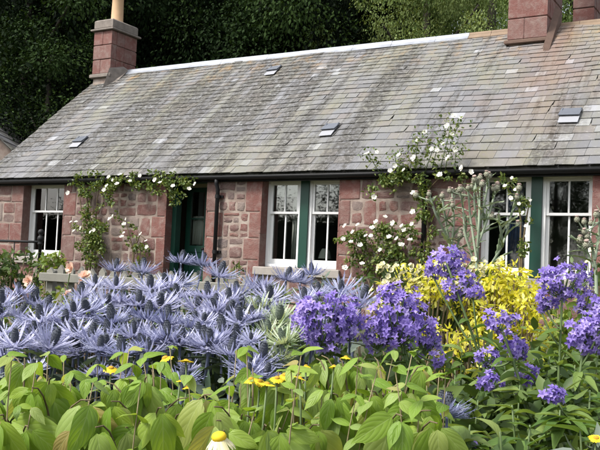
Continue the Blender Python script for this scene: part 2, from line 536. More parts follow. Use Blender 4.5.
# ------------------------------------------------------------------ the cottage
rnd = random.Random(7)
YE, ZE = 11.42, 2.90            # lower slate edge
YR, ZR = YE + 3.38, ZE + 2.88   # ridge
YW = YE + 0.16                  # wall face
YB = 2 * YR - YW                # back wall face
XL = on_y(-21, 176, YE)[0]
XR = 2.2
ZG = 0.50                       # foot of the wall
ZT = ZE - 0.03                  # head of the front wall
RECESS = 0.18
YF = YW + RECESS                # front face of window frames
def wx(px, py=215, Y=YW):
    return on_y(px, py, Y)[0]
ZWT = on_y(300, 179.5, YF)[2]   # head of the windows
ZWB = on_y(300, 268.5, YF)[2]   # foot of the window frames
OPEN = {  # x0, x1, z0, z1
    'left': (wx(22.5), wx(63.5), ZWB, ZWT),
    'door': (wx(166), wx(206.5), ZG + .04, ZWT + .04),
    'mid': (wx(261), wx(339), ZWB, ZWT),
    'right': (wx(477.5), wx(592.5), ZWB, ZWT),
}
print('openings', {k: [round(float(x), 2) for x in v] for k, v in OPEN.items()}, 'XL', XL)

cottage = thing('cottage', 'low red sandstone cottage with lichened grey slate roof behind the flower bed', 'cottage', ((XL + XR) / 2, YR, ZG))

def build_walls():
    b = MB()
    ops = sorted(OPEN.values())
    x = XL + .05
    T = .42
    for (x0, x1, z0, z1) in ops:
        b.box(x, x0, YW, YW + T, ZG - .15, ZT)
        b.box(x0, x1, YW, YW + T, z1, ZT)
        if z0 > ZG + .2:
            b.box(x0, x1, YW, YW + T, ZG - .15, z0)
        x = x1
    b.box(x, XR, YW, YW + T, ZG - .15, ZT)
    w = part('front_wall', b.mesh('front_wall', MAT['mortar']), cottage)
    # back and gable walls
    b = MB()
    b.box(XL + .05, XR, YB - .42, YB, ZG - .15, ZT)
    part('back_wall', b.mesh('back_wall', MAT['mortar']), cottage)
    for xa, xb in ((XL + .05, XL + .45), (XR - .4, XR)):
        V = []
        for xx in (xa, xb):
            V += [(xx, YW + .42, ZG - .15), (xx, YB - .42, ZG - .15), (xx, YB - .42, ZT), (xx, YR, ZR - .12), (xx, YW + .42, ZT)]
        F = [(0, 1, 2, 3, 4), (9, 8, 7, 6, 5)] + [(i, i + 5, (i + 1) % 5 + 5, (i + 1) % 5) for i in range(5)]
        part('gable_wall', MB().add(V, F).mesh('gable_wall', MAT['mortar']), cottage)
    # rooms behind the windows
    b = MB()
    b.box(XL + .46, XR - .41, YW + 3.2, YW + 3.3, ZG, ZT - .02)
    b.box(XL + .46, XR - .41, YW + .43, YW + 3.19, ZT - .14, ZT - .02)
    for px in (110, 245, 440):
        xx = wx(px)
        b.box(xx - .05, xx + .05, YW + .43, YW + 3.19, ZG, ZT - .15)
    part('room_walls', b.mesh('room_walls', MAT['plaster']), cottage)
    part('room_floor', MB().box(XL + .46, XR - .41, YW + .2, YW + 3.19, ZG - .1, ZG).mesh('room_floor', MAT['floor']), cottage)
    return w
front_wall = build_walls()

def stone_mesh(x0, x1, z0, z1, proud, rough, bulge, r):
    """an irregular block in the wall face: outline with wandering edges, chamfer, uneven face"""
    w, h = x1 - x0, z1 - z0
    pts = []
    nx, nz = max(2, int(w / .12)), max(2, int(h / .12))
    cut = min(w, h) * rnd.uniform(.02, .13) * (1 if rough > .3 else .2)
    for i in range(nx): pts.append((x0 + w * i / nx, z0))
    for i in range(nz): pts.append((x1, z0 + h * i / nz))
    for i in range(nx): pts.append((x1 - w * i / nx, z1))
    for i in range(nz): pts.append((x0, z1 - h * i / nz))
    cx, cz = (x0 + x1) / 2, (z0 + z1) / 2
    out = []
    for (px, pz) in pts:
        cornerx = abs(abs(px - cx) - w / 2) < 1e-6; cornerz = abs(abs(pz - cz) - h / 2) < 1e-6
        k = cut if (cornerx and cornerz) else 0
        px -= math.copysign(k * .8 + rnd.random() * rough * .022 * cornerx, px - cx)
        pz -= math.copysign(k * .8 + rnd.random() * rough * .022 * cornerz, pz - cz)
        out.append((px, pz))
    n = len(out)
    V = [(p[0], YW + .03, p[1]) for p in out]
    V += [(p[0], YW - proud * .45, p[1]) for p in out]
    inn = .012 + .02 * rough
    for p in out:
        dx, dz = cx - p[0], cz - p[1]
        L = math.hypot(dx, dz) + 1e-6
        V.append((p[0] + dx / L * inn, YW - proud * (.9 + .25 * rnd.random()), p[1] + dz / L * inn))
    V.append((cx + rnd.uniform(-.2, .2) * w, YW - proud - bulge, cz + rnd.uniform(-.2, .2) * h))
    F = []
    for i in range(n):
        j = (i + 1) % n
        F.append((i, j, j + n, i + n))
        F.append((i + n, j + n, j + 2 * n, i + 2 * n))
        F.append((i + 2 * n, j + 2 * n, 3 * n))
    return make_mesh('stone', V, F, None, r)

def build_stones():
    ops = sorted(OPEN.values())
    xs = [XL + .06] + [v for o in ops for v in (o[0], o[1])] + [XR]
    def split(x0, x1, z0, z1, out, d=0):
        w, h = x1 - x0, z1 - z0
        big = rnd.random()
        if (w < .62 and h < .42 and (big < .38 or (w < .34 and h < .2))) or w < .16 or h < .10:
            out.append((x0, x1, z0, z1)); return
        t = rnd.uniform(.33, .67)
        if w > h * rnd.uniform(1.0, 1.9):
            m = x0 + w * t; split(x0, m, z0, z1, out, d + 1); split(m, x1, z0, z1, out, d + 1)
        else:
            m = z0 + h * t; split(x0, x1, z0, m, out, d + 1); split(x0, x1, m, z1, out, d + 1)
    def stone(x0, x1, z0, z1, dressed):
        g = .005 if dressed else rnd.uniform(.006, .015)
        x0, x1, z0, z1 = x0 + g, x1 - g, z0 + g, z1 - g
        if x1 - x0 < .05 or z1 - z0 < .04: return
        me = stone_mesh(x0, x1, z0, z1, .010 if dressed else rnd.uniform(.004, .014), .2 if dressed else rnd.uniform(.5, 1.2),
                        .003 if dressed else rnd.uniform(.0, .008), rnd.random())
        part('stone', me, front_wall, MAT['dressed'] if dressed else MAT['stone'])
    # zones between the openings
    for zi in range(0, len(xs) - 1, 2):
        x0, x1 = xs[zi], xs[zi + 1]
        z = ZG - .02
        zt = ZT - .06
        k = rnd.randint(0, 1)
        while z < zt - .05:
            h = min(rnd.uniform(.30, .52), zt - z)
            if zt - (z + h) < .18: h = zt - z
            wl = (.34 if k else .21) * rnd.uniform(.9, 1.15)
            wr = (.21 if k else .34) * rnd.uniform(.9, 1.15)
            last = zi == len(xs) - 2
            if z + h > ZWT + .02 and zi > 0: wl *= .9
            stone(x0, x0 + wl, z, z + h, True)
            if not last: stone(x1 - wr, x1, z, z + h, True)
            else: wr = 0
            out = []
            split(x0 + wl, x1 - wr, z, z + h, out)
            for q in out: stone(*q, False)
            z += h; k = 1 - k
    # aprons below the windows
    for (x0, x1, z0, z1) in ops:
        if z0 > ZG + .2:
            out = []
            split(x0, x1, ZG - .02, z0 - .15, out)
            for q in out: stone(*q, False)
    # jamb stones lining the reveals
    for (x0, x1, z0, z1) in ops:
        for s, xe in ((1, x0), (-1, x1)):
            z = z0
            while z < z1 - .01:
                h = min(rnd.uniform(.45, .75), z1 - z)
                if z1 - z - h < .2: h = z1 - z
                a, c = (xe - .02, xe + .006) if s > 0 else (xe - .006, xe + .02)
                part('jamb_stone', MB().bevbox(a, c, YW - .012, YF - .004, z + .003, z + h - .003, .004, rnd.random()).mesh('jamb_stone', MAT['dressed']), front_wall)
                z += h
    # lintels and sills
    for k, (x0, x1, z0, z1) in OPEN.items():
        part('lintel', MB().bevbox(x0 - .16, x1 + .16, YW - .026, YW + .30, z1 - .004, ZT - .035, .012, .3).mesh('lintel', MAT['lintel']), front_wall)
        if k != 'door':
            part('sill', MB().bevbox(x0 - .07, x1 + .07, YW - .07, YF + .06, z0 - .135, z0 + .004, .014, .4).mesh('sill', MAT['sill']), front_wall)
build_stones()

# ------------------------------------------------------------------ windows
def sash_pair(win, xa, xb, z0, z1, nb, blind=.0):
    """a pair of vertically sliding sashes in a white box frame, each piece its own mesh"""
    b = MB()
    fw = .045
    b.bevbox(xa, xa + fw, YF, YF + .12, z0, z1, .004)
    b.bevbox(xb - fw, xb, YF, YF + .12, z0, z1, .004)
    b.bevbox(xa + fw, xb - fw, YF + .002, YF + .12, z1 - .035, z1, .004)
    b.bevbox(xa + fw, xb - fw, YF - .03, YF + .12, z0, z0 + .05, .006)
    part('frame', b.mesh('frame', MAT['white']), win)
    zm = z1 - (z1 - z0) * .375
    for up in (True, False):
        y0 = YF + (.018 if up else .058)
        za, zb = (zm - .02, z1 - .035) if up else (z0 + .05, zm + .022)
        x0, x1 = xa + fw, xb - fw
        st = .042
        b = MB()
        b.bevbox(x0, x0 + st, y0, y0 + .038, za, zb, .004)
        b.bevbox(x1 - st, x1, y0, y0 + .038, za, zb, .004)
        lo = .04 if up else .085
        hi = .045 if up else .04
        b.bevbox(x0 + st, x1 - st, y0 + .001, y0 + .037, za, za + lo, .004)
        b.bevbox(x0 + st, x1 - st, y0 + .001, y0 + .037, zb - hi, zb, .004)
        part('sash', b.mesh('sash', MAT['white']), win)
        gx0, gx1 = x0 + st, x1 - st
        for i in range(nb):
            xm = gx0 + (gx1 - gx0) * (i + 1) / (nb + 1)
            part('glazing_bar', MB().bevbox(xm - .012, xm + .012, y0 + .004, y0 + .034, za + lo, zb - hi, .003).mesh('glazing_bar', MAT['white']), win)
        for i in range(nb + 1):
            pa = gx0 + (gx1 - gx0) * i / (nb + 1) + (.0125 if i else 0)
            pb = gx0 + (gx1 - gx0) * (i + 1) / (nb + 1) - (.0125 if i < nb else 0)
            part('pane', MB().box(pa, pb, y0 + .017, y0 + .021, za + lo, zb - hi).mesh('pane', MAT['glass']), win)
    if blind:
        part('blind', MB().box(xa + .05, xb - .05, YF + .15, YF + .155, z1 - blind, z1 - .02).mesh('blind', MAT['blind']), win)
def curtain(win, xa, xb, z0, z1, mat, y=None, folds=6, name='curtain'):
    y = y or YF + .22
    n = folds * 6
    V, F = [], []
    for k in range(n + 1):
        t = k / n
        yy = y + .03 * math.sin(t * folds * 2 * math.pi)
        for z in (z0, z1): V.append((xa + (xb - xa) * t, yy, z))
    for k in range(n): F.append((2 * k, 2 * k + 2, 2 * k + 3, 2 * k + 1))
    me = make_mesh(name, V, F, mat, .3, smooth=True)
    o = part(name, me, win)
    md = o.modifiers.new('thick', 'SOLIDIFY'); md.thickness = .004
def build_windows():
    for key, lab in (('left', None), ('mid', None), ('right', None)):
        x0, x1, z0, z1 = OPEN[key]
        win = bpy.data.objects.new('window', None)
        # the window is a part: an empty under the cottage at the sill
        win.empty_display_size = .1
        w = Matrix.Translation(Vector(((x0 + x1) / 2, YF, z0)))
        win.matrix_basis = w; win.parent = cottage; win.matrix_parent_inverse = WM[cottage].inverted()
        link(win); WM[win] = w
        x0 += .007; x1 -= .007
        z0 += .006; z1 -= .006
        part('window_board', MB().bevbox(x0, x1, YF + .125, YF + .30, z0 - .001, z0 + .03, .004).mesh('window_board', MAT['white']), win)
        if key == 'left':
            sash_pair(win, x0, x1, z0, z1, 2, .36)
        else:
            mw = .15
            xm = (x0 + x1) / 2
            part('mullion', MB().bevbox(xm - mw / 2, xm + mw / 2, YF - .035, YF + .12, z0, z1, .012).mesh('mullion', MAT['green']), win)
            sash_pair(win, x0, xm - mw / 2 - .002, z0, z1, 1, .26 if key == 'mid' else .0)
            sash_pair(win, xm + mw / 2 + .002, x1, z0, z1, 1, .17 if key == 'mid' else .0)
            if key == 'mid':
                curtain(win, x0 + .36, x0 + .72, z0 + .06, z1 - .3, MAT['lace'], folds=4, name='net_curtain')
            else:
                curtain(win, x0 + .28, x0 + .62, z0 + .06, z1 - .05, MAT['blue'], folds=4)
build_windows()

def build_lamp():
    x0, x1, z0, z1 = OPEN['mid']
    p = on_y(325, 255, YF + .24)
    zb = z0 + .006 + .031
    t = thing('table_lamp', 'pale lampshade on the window board behind the right sash of the middle window', 'lamp', (p[0], p[1], zb))
    V, F = lathe([(.05, 0), (.052, .01), (.02, .025), (.012, .06), (.012, .16)], 12)
    part('base', make_mesh('base', V + np.array([p[0], p[1], zb]), F, MAT['twig'], .2, smooth=True), t)
    V, F = lathe([(.11, .14), (.085, .24), (.05, .30)], 16)
    part('shade', make_mesh('shade', V + np.array([p[0], p[1], zb]), F[:-2] + F[-1:], MAT['blind'], .2, smooth=True), t)
build_lamp()

def build_door():
    x0, x1, z0, z1 = OPEN['door']
    d = bpy.data.objects.new('door', None)
    d.empty_display_size = .1
    w = Matrix.Translation(Vector(((x0 + x1) / 2, YF, z0)))
    d.matrix_basis = w; d.parent = cottage; d.matrix_parent_inverse = WM[cottage].inverted()
    link(d); WM[d] = w
    x0 += .008; x1 -= .008
    b = MB()
    b.bevbox(x0, x0 + .09, YF - .02, YF + .12, z0, z1, .006)
    b.bevbox(x1 - .05, x1, YF - .02, YF + .12, z0, z1, .006)
    b.bevbox(x0 + .09, x1 - .05, YF - .02, YF + .12, z1 - .07, z1, .006)
    part('door_frame', b.mesh('door_frame', MAT['green']), d)
    # left leaf: half glazed, standing in the frame; the right leaf is open
    xa, xb = x0 + .03, x0 + .03 + (x1 - x0 - .06) * .62
    y0 = YF + .34
    zm = z0 + (z1 - z0) * .50
    b = MB()
    b.bevbox(xa, xa + .10, y0, y0 + .045, z0 + .01, z1 - .075, .006)
    b.bevbox(xb - .10, xb, y0, y0 + .045, z0 + .01, z1 - .075, .006)
    for a, c in ((z0 + .01, z0 + .22), (zm - .12, zm), (z1 - .19, z1 - .075)):
        b.bevbox(xa + .10, xb - .10, y0 + .001, y0 + .044, a, c, .006)
    b.box(xa + .10, xb - .10, y0 + .016, y0 + .03, z0 + .22, zm - .12)
    part('door_leaf', b.mesh('door_leaf', MAT['green']), d)
    zq = zm + (z1 - .19 - zm) * .5
    part('glazing_bar', MB().bevbox(xa + .10, xb - .10, y0 + .006, y0 + .04, zq - .014, zq + .014, .004).mesh('glazing_bar', MAT['green']), d)
    for a, c in ((zm, zq - .014), (zq + .014, z1 - .19)):
        part('pane', MB().box(xa + .10, xb - .10, y0 + .02, y0 + .024, a, c).mesh('pane', MAT['glass']), d)
    curtain(d, xa + .09, xb - .09, zm + .02, zq + .05, MAT['blind'], y0 + .09, 3, 'net_curtain')
    V, F = lathe([(.012, 0), (.012, .04), (.028, .05), (.03, .065), (.018, .08)], 12)
    V = np.stack([V[:, 0] + xb - .05, y0 - V[:, 2], V[:, 1] + zm - .06], 1)
    part('handle', make_mesh('handle', V, F, MAT['black'], .2, smooth=True), d)
    part('threshold', MB().bevbox(x0, x1, YW - .15, YF + .14, ZG - .1, z0 - .002, .015, .5).mesh('threshold', MAT['sill']), d)
build_door()

# ------------------------------------------------------------------ roof
SL = math.hypot(YR - YE, ZR - ZE)
UY, UZ = (YR - YE) / SL, (ZR - ZE) / SL      # up the slope
NY, NZ = -UZ, UY                             # out of the slope
def roof_pt(x, s, h=0.0):
    h = h + (.014 * math.sin(1.1 * x + 1.3 * s) + .010 * math.sin(2.7 * x - 1.9 * s + 1)) * min(1, max(0, s + .1)) 
    return (x, YE + UY * s + NY * h, ZE + UZ * s + NZ * h)
def roof_at(px, py):
    """point of the front slope seen at a pixel: x and distance up the slope"""
    d = pdir(px, py)
    n = np.array([0, NY, NZ]); p0 = np.array(roof_pt(0, 0, .03))
    t = ((p0 - C0) @ n) / (d @ n)
    p = C0 + d * t
    return p[0], (p[1] - YE) * UY + (p[2] - ZE) * UZ
CHX = {}
def build_roof():
    V = []
    th = .10
    for x in (XL + .02, XR + .1):
        for (y, z) in ((YE + .05, ZE - .02), (YR, ZR - .02), (2 * YR - YE - .05, ZE - .02), (2 * YR - YE - .05, ZE - .1), (YR, ZR - .16), (YE + .05, ZE - .1)):
            V.append((x, y, z))
    F = [(0, 1, 2, 3, 4, 5)[::-1], (6, 7, 8, 9, 10, 11)] + [(i, i + 6, (i + 1) % 6 + 6, (i + 1) % 6) for i in range(6)]
    F = [(0, 1, 4, 5), (1, 2, 3, 4), (6, 11, 10, 7), (7, 10, 9, 8)] + [(i, i + 6, (i + 1) % 6 + 6, (i + 1) % 6) for i in range(6)]
    roof = part('roof', MB().add(V, F).mesh('roof', MAT['slate']), cottage)
    # the slates, in courses that get shorter towards the ridge
    slates = []
    s = -.035
    k = 0
    while s < SL - .06:
        e = .215 - .085 * (s / SL) + rnd.uniform(-.008, .008)
        x = XL - .04 + rnd.uniform(-.0, .02)
        first = True
        while x < XR + .1:
            w = rnd.uniform(.15, .33) * (1 - .18 * s / SL)
            if first and k % 2: w *= .6
            first = False
            slates.append((x, min(x + w, XR + .12), s, e))
            x += w
        s += e; k += 1
    def slate_geo(x0, x1, s, e):
        top = min(s + e + .07, SL - .005)
        g = .002
        l0, l1 = rnd.uniform(.0, .012), rnd.uniform(.0, .012)     # ragged tails
        t = .009 + rnd.uniform(0, .005)
        hl = .014 + rnd.uniform(0, .008); hh = .002
        tw = rnd.uniform(-.003, .003)
        V = [roof_pt(x0 + g, s + l0, hl - t + tw), roof_pt(x1 - g, s + l1, hl - t - tw), roof_pt(x1 - g, top, hh - t * .5), roof_pt(x0 + g, top, hh - t * .5),
             roof_pt(x0 + g, s + l0, hl + tw), roof_pt(x1 - g, s + l1, hl - tw), roof_pt(x1 - g, top, hh), roof_pt(x0 + g, top, hh)]
        if rnd.random() < .05:    # a chipped corner
            q = rnd.choice((0, 1)); dd = rnd.uniform(.01, .028)
            for b_ in (q, q + 4):
                v = list(V[b_]); v[0] += dd * (1 if q == 0 else -1); V[b_] = tuple(v)
        F = [(3, 2, 1, 0), (4, 5, 6, 7), (0, 1, 5, 4), (1, 2, 6, 5), (2, 3, 7, 6), (3, 0, 4, 7)]
        return V, F
    # the 300 that show largest are objects of their own
    sc = []
    for i, (x0, x1, s, e) in enumerate(slates):
        u, v, z = project(roof_pt((x0 + x1) / 2, s + e / 2))
        ok = -5 < u < 605 and -5 < v
        sc.append(((x1 - x0) * e / z ** 2 if ok else 0, i))
    top = set(i for _, i in sorted(sc, reverse=True)[:300])
    rest = MB()
    for i, q in enumerate(slates):
        V, F = slate_geo(*q)
        r = rnd.random()
        if i in top:
            part('slate', make_mesh('slate', V, F, MAT['slate'], r), roof)
        else:
            rest.add(V, F, r)
    part('slates', rest.mesh('slates', MAT['slate']), roof, kind='stuff')
    # back slope, plain courses
    b = MB()
    for j in range(22):
        s0, s1 = j * SL / 22, (j + 1) * SL / 22
        V = []
        for (ss, hh) in ((s0, .03), (s1 + .03, .012), (s1 + .03, 0), (s0, 0.01)):
            y, z = roof_pt(0, ss, hh)[1:]
            for x in (XL - .03, XR + .1): V.append((x, 2 * YR - y, z))
        b.add(V, [(0, 1, 3, 2), (2, 3, 5, 4), (4, 5, 7, 6), (6, 7, 1, 0), (0, 2, 4, 6), (1, 7, 5, 3)], rnd.random())
    part('back_slates', b.mesh('back_slates', MAT['slate']), roof)
    # verge board and fillet at the far gable
    # ridge: zinc lengths, then terracotta either side of the near chimney
    def ridge_piece(x0, x1, mat, name, wing=.095, h=.022):
        pr = [(-wing, 0), (-wing, .012), (-.035, h), (-.028, h + .022), (0, h + .034), (.028, h + .022), (.035, h), (wing, .012), (wing, 0)]
        V = []
        for x in (x0, x1):
            for (q, hh) in pr:
                z = ZR - abs(q) * UZ / UY * .95 + hh + .012
                V.append((x, YR + q, z))
        n = len(pr)
        F = [(i, i + 1, i + 1 + n, i + n) for i in range(n - 1)] + [tuple(range(n - 1, -1, -1)), tuple(range(n, 2 * n)), (0, n, 2 * n - 1, n - 1)]
        part(name, MB().add(V, F, rnd.random()).mesh(name, mat), roof)
    xa = XL + .46
    xz = on_y(470, 30, YR)[0]; xc0 = CHX['near'][0]; xc1 = CHX['near'][1]
    x = xa
    while x < xz - .1:
        x2 = min(x + rnd.uniform(.8, 1.25), xz)
        ridge_piece(x, x2 - .006, MAT['lead'], 'ridge_sheet', h=.018 + rnd.uniform(0, .014))
        x = x2
    while x < xc0 - .02:
        x2 = min(x + .42, xc0 - .004)
        ridge_piece(x, x2 - .006, MAT['rust_ridge'], 'ridge_tile')
        x = x2
    x = xc1 + .004
    while x < XR + .08:
        x2 = min(x + .42, XR + .1)
        ridge_piece(x, x2 - .006, MAT['rust_ridge'], 'ridge_tile')
        x = x2
    # vents in the slope
    for (px, py, dark) in ((274, 70, 0), (330, 128, 1), (570, 113, 1), (80, 141, 1)):
        x, s = roof_at(px, py)
        vw = .13 if px != 570 else .15
        b = MB()
        def slab(xa, xb, sa, sb, ha, hb, t=.014):
            V = [roof_pt(xa, sa, ha), roof_pt(xb, sa, ha), roof_pt(xb, sb, hb), roof_pt(xa, sb, hb),
                 roof_pt(xa, sa, ha + t), roof_pt(xb, sa, ha + t), roof_pt(xb, sb, hb + t), roof_pt(xa, sb, hb + t)]
            return V, [(3, 2, 1, 0), (4, 5, 6, 7), (0, 1, 5, 4), (1, 2, 6, 5), (2, 3, 7, 6), (3, 0, 4, 7)]
        v = bpy.data.objects.new('roof_vent', b.add(*slab(x - vw, x + vw, s - .09, s + .14, .062, .03)).mesh('roof_vent', MAT['ventlead']))
        v.parent = roof; v.matrix_parent_inverse = WM[roof].inverted(); link(v); WM[v] = Matrix.Identity(4)
        for xe in (x - vw + .01, x + vw - .03):
            part('vent_cheek', MB().add(*slab(xe, xe + .02, s - .08, s + .13, .028, .026, .032)).mesh('vent_cheek', MAT['ventlead']), v)
        part('vent_apron', MB().add(*slab(x - vw + .02, x + vw - .0, s - .25, s - .0, .036, .036, .008)).mesh('vent_apron', MAT['apron']), v)
    return roof
MAT['ventlead'] = m_plain('dark_vent_slate', (.10, .11, .13), .4, .2, 9, .2)
MAT['apron'] = m_plain('pale_vent_apron', (.25, .255, .275), .5, .1, 9, .1)
# where the chimneys stand along the ridge
YC = YR - .52
CHX['near'] = (on_y(507.5, 35, YC)[0], on_y(547, 35, YC)[0])
roof = build_roof()

def build_chimney(x0, x1, y0, y1, zbot, ztop, cap, courses, lean=0.0, pot=None, zfoot=None, name='chimney'):
    core = MB().box(x0 + .02, x1 - .02, y0 + .02, y1 - .02, zbot, ztop - .01)
    ch = part(name, core.mesh(name, MAT['mortar']), cottage)
    z = zfoot
    for c in range(courses):
        h = (ztop - zfoot) / courses
        za, zb = z + .004, z + h - .006
        # front and back faces cut into blocks; side blocks run between
        cut = x0 + (x1 - x0) * ((.42, .6, .5)[c % 3])
        xs = [x0, cut, x1] if (x1 - x0) > .45 else [x0, x1]
        if c % 2 and (x1 - x0) < .9: xs = [x0, x1]
        for a, d in zip(xs[:-1], xs[1:]):
            j = rnd.uniform(0, .012)
            part('block', MB().bevbox(a + .003, d - .003, y0 - j, y0 + .16, za, zb, .014, rnd.random()).mesh('block', MAT['dressed']), ch)
            part('block', MB().bevbox(a + .003, d - .003, y1 - .16, y1 + j, za, zb, .014, rnd.random()).mesh('block', MAT['dressed']), ch)
        n = 2
        ys = np.linspace(y0 + .163, y1 - .163, n + 1)
        for a, d in zip(ys[:-1], ys[1:]):
            for xa, xb in ((x0 - .004, x0 + .12), (x1 - .12, x1 + .004)):
                part('block', MB().bevbox(xa, xb, a + .003, d - .003, za, zb, .014, rnd.random()).mesh('block', MAT['dressed']), ch)
        z += h
    if cap:
        e = .07
        part('cornice', MB().bevbox(x0 - e, x1 + e, y0 - e, y1 + e, ztop, ztop + .045, .01, .2).mesh('cornice', MAT['cope']), ch)
        part('cope', MB().bevbox(x0 - .01, x1 + .01, y0 - .01, y1 + .01, ztop + .046, ztop + .27, .03, .6).mesh('cope', MAT['cope']), ch)
        zc = ztop + .27
    else:
        zc = ztop
    if pot:
        for (cx, cy) in pot:
            V, F = lathe([(.17, 0), (.165, .05), (.145, .08), (.135, .5), (.13, .78), (.16, .80), (.16, .9), (.12, .9), (.11, .5)], 18)
            part('pot', make_mesh('pot', V + np.array([cx, cy, zc - .004]), F[:-2] + [F[-2]], MAT['pot'], .3, smooth=True), ch)
    return ch
# far chimney on the left gable
xa = XL + .02
xb = xa + .56
yc0, yc1 = YR - .42, YR + .42
pz = on_y(100, 30, yc0)[2]
far = build_chimney(xa, xb, yc0, yc1, ZE + 1.0, on_y(102, 31, yc0)[2], True, 3, pot=[((xa + xb) / 2, YR)], zfoot=on_y(100, 74, yc0)[2])
zf = on_y(100, 74, yc0)[2]
part('base_band', MB().bevbox(xa - .05, xb + .03, yc0 - .05, yc0 + .20, zf - .09, zf - .002, .014, .1).mesh('base_band', MAT['cope']), far)
# cement fillet on its near side
b = MB()
V = [(xb - .01, yc0 - .22, roof_pt(0, (yc0 - .22 - YE) / UY)[2] + .02), (xb + .20, yc0 - .18, roof_pt(0, (yc0 - .18 - YE) / UY)[2] + .025), (xb + .17, YR, ZR + .06), (xb - .01, YR, ZR + .16), (xb - .01, yc0 - .02, zf + .12)]
V2 = [(v[0], v[1] + .02, v[2] - .12) for v in V]
b.add(V + V2, [(0, 1, 2, 4), (4, 2, 3), (9, 7, 5), (7, 6, 5), (8, 7, 9)] + [(i, i + 5, (i + 1) % 5 + 5, (i + 1) % 5) for i in range(5)])
part('fillet', b.mesh('fillet', MAT['cope']), far)
# near chimney of red blocks; its top is out of the picture
nx0, nx1 = CHX['near']
znf = on_y(527, 39, YC)[2]
near = build_chimney(nx0, nx1, YC, YR + .45, ZE + 1.2, 7.35, True, 5, pot=[((nx0 + nx1) / 2, YR - .25), ((nx0 + nx1) / 2, YR + .25)], zfoot=znf)
part('skew_band', MB().bevbox(nx0 - .045, nx1 + .01, YC - .05, YC + .10, znf - .07, znf - .003, .012, .1).mesh('skew_band', MAT['cement']), near)
sY = (YC - .22)
V = []
for (y, hh) in ((YC - .22, .02), (YC - .02, .10), (YR - .02, .30)):
    zz = ZE + UZ / UY * (y - YE)
    V += [(nx1 + .003, y, zz + hh + .10), (nx1 + .10, y, zz + hh - .0), (nx1 + .10, y, zz - .06), (nx1 + .003, y, zz - .06)]
F = [(0, 1, 2, 3), (11, 10, 9, 8)] + [(i + 4 * k, i + 4 * k + 4, (i + 1) % 4 + 4 * k + 4, (i + 1) % 4 + 4 * k) for k in range(2) for i in range(4)]
part('fillet', MB().add(V, F).mesh('fillet', MAT['cement']), near)
# a second stack rising from the back slope
p = on_y(573, 12, YR + 1.3)
q = on_y(590, 12, YR + 1.3)
build_chimney(p[0], q[0] + .08, YR + 1.3, YR + 1.9, ZE + 1.2, 7.0, True, 5, pot=[((p[0] + q[0]) / 2, YR + 1.6)], zfoot=ZE + 1.5)

# gutter, downpipes
def build_gutter():
    n = 8
    V, F = [], []
    gy, gz, r = YE + .035, ZE - .055, .062
    for x in (XL - .02, XR + .05):
        for k in range(n + 1):
            t = math.pi + math.pi * k / n
            V.append((x, gy + r * math.cos(t), gz + r * math.sin(t)))
    for k in range(n): F.append((k, k + 1, k + n + 2, k + n + 1))
    g = part('gutter', make_mesh('gutter', V, F, MAT['black'], .2, smooth=True), cottage)
    md = g.modifiers.new('thick', 'SOLIDIFY'); md.thickness = .006
    x = XL + .5
    while x < XR:
        b = MB(); b.box(x, x + .025, gy + .04, YW + .01, gz - .07, gz - .045)
        part('bracket', b.mesh('bracket', MAT['black']), g)
        x += 1.1
    # black strip at the wall-head standing in for the shadow under the slates
    part('eave_shade', MB().box(XL + .05, XR, YE + .105, YW + .02, ZE - .14, ZE - .02).mesh('eave_shade', MAT['black']), cottage)
    for px, py in ((216.5, 220), (424.5, 215)):
        x = wx(px, py, YW - .07)
        y = YW - .075
        b = MB()
        b.tube([(x, gy, gz - .05), (x, gy, gz - .12), (x, y, gz - .22), (x, y, ZG + .03)], .036, 10)
        dp = part('downpipe', b.mesh('downpipe', MAT['black'], True), cottage)
        for z in (ZE - .42, ZE - 1.35, ZG + .3):
            part('collar', MB().tube([(x, y, z), (x, y, z + .06)], .046, 10).box(x - .08, x + .08, y + .035, YW + .005, z + .01, z + .05).mesh('collar', MAT['black']), dp)
build_gutter()
# ------------------------------------------------------------------ trees behind the cottage
def crown_mesh(name, seed, mat, K=95, per=560, leaf=.031, rmin=.5, clr=(.17, .30), zlo=-.75, w=.6):
    rng = np.random.default_rng(seed)
    PP, DD, NN, SS, CR = [], [], [], [], []
    for _ in range(K):
        d = rvec(rng, 1)[0]
        if d[2] < zlo: d[2] = -d[2]
        c = d * (rmin + (1 - rmin) * rng.random() ** .7) * (1 + .16 * rng.normal())
        cr = rng.uniform(*clr)
        n = int(per * rng.uniform(.6, 1.3))
        q = rvec(rng, n)
        s = .45 + .55 * rng.random(n) + .1 * rng.normal(size=n)
        PP.append(c + q * cr * s[:, None] * np.array([1, 1, .75]))
        NN.append(unit(q * .7 + rng.normal(size=(n, 3)) * .5 + np.array([0, 0, .5])))
        DD.append(unit(q + rng.normal(size=(n, 3)) * .6 - np.array([0, 0, .4])))
        SS.append(leaf * rng.uniform(.6, 1.35, n))
        CR.append(np.clip(rng.beta(1.6, 2.2) * .8 + .25 * rng.random(n), 0, .98))
    V, F, rr = scatter(leafT2(w), np.concatenate(PP), np.concatenate(DD), np.concatenate(NN), np.concatenate(SS), rng)
    rr = np.repeat(np.concatenate(CR), 4)
    return make_mesh(name, V, F, mat, rr)
CROWNS = {
    'dark': [crown_mesh('crown', 11, MAT['tree_dark'], K=60, per=1100, leaf=.026, clr=(.2, .36)), crown_mesh('crown', 12, MAT['tree_dark'], K=80, per=800, leaf=.026, clr=(.16, .32))],
    'black': [crown_mesh('crown', 13, MAT['tree_black'], K=120, per=420, leaf=.036, rmin=.3)],
    'light': [crown_mesh('crown', 14, MAT['tree_light'], K=120, per=720, leaf=.019, clr=(.12, .24)), crown_mesh('crown', 15, MAT['tree_light'], K=110, per=720, leaf=.021, w=.4)],
}
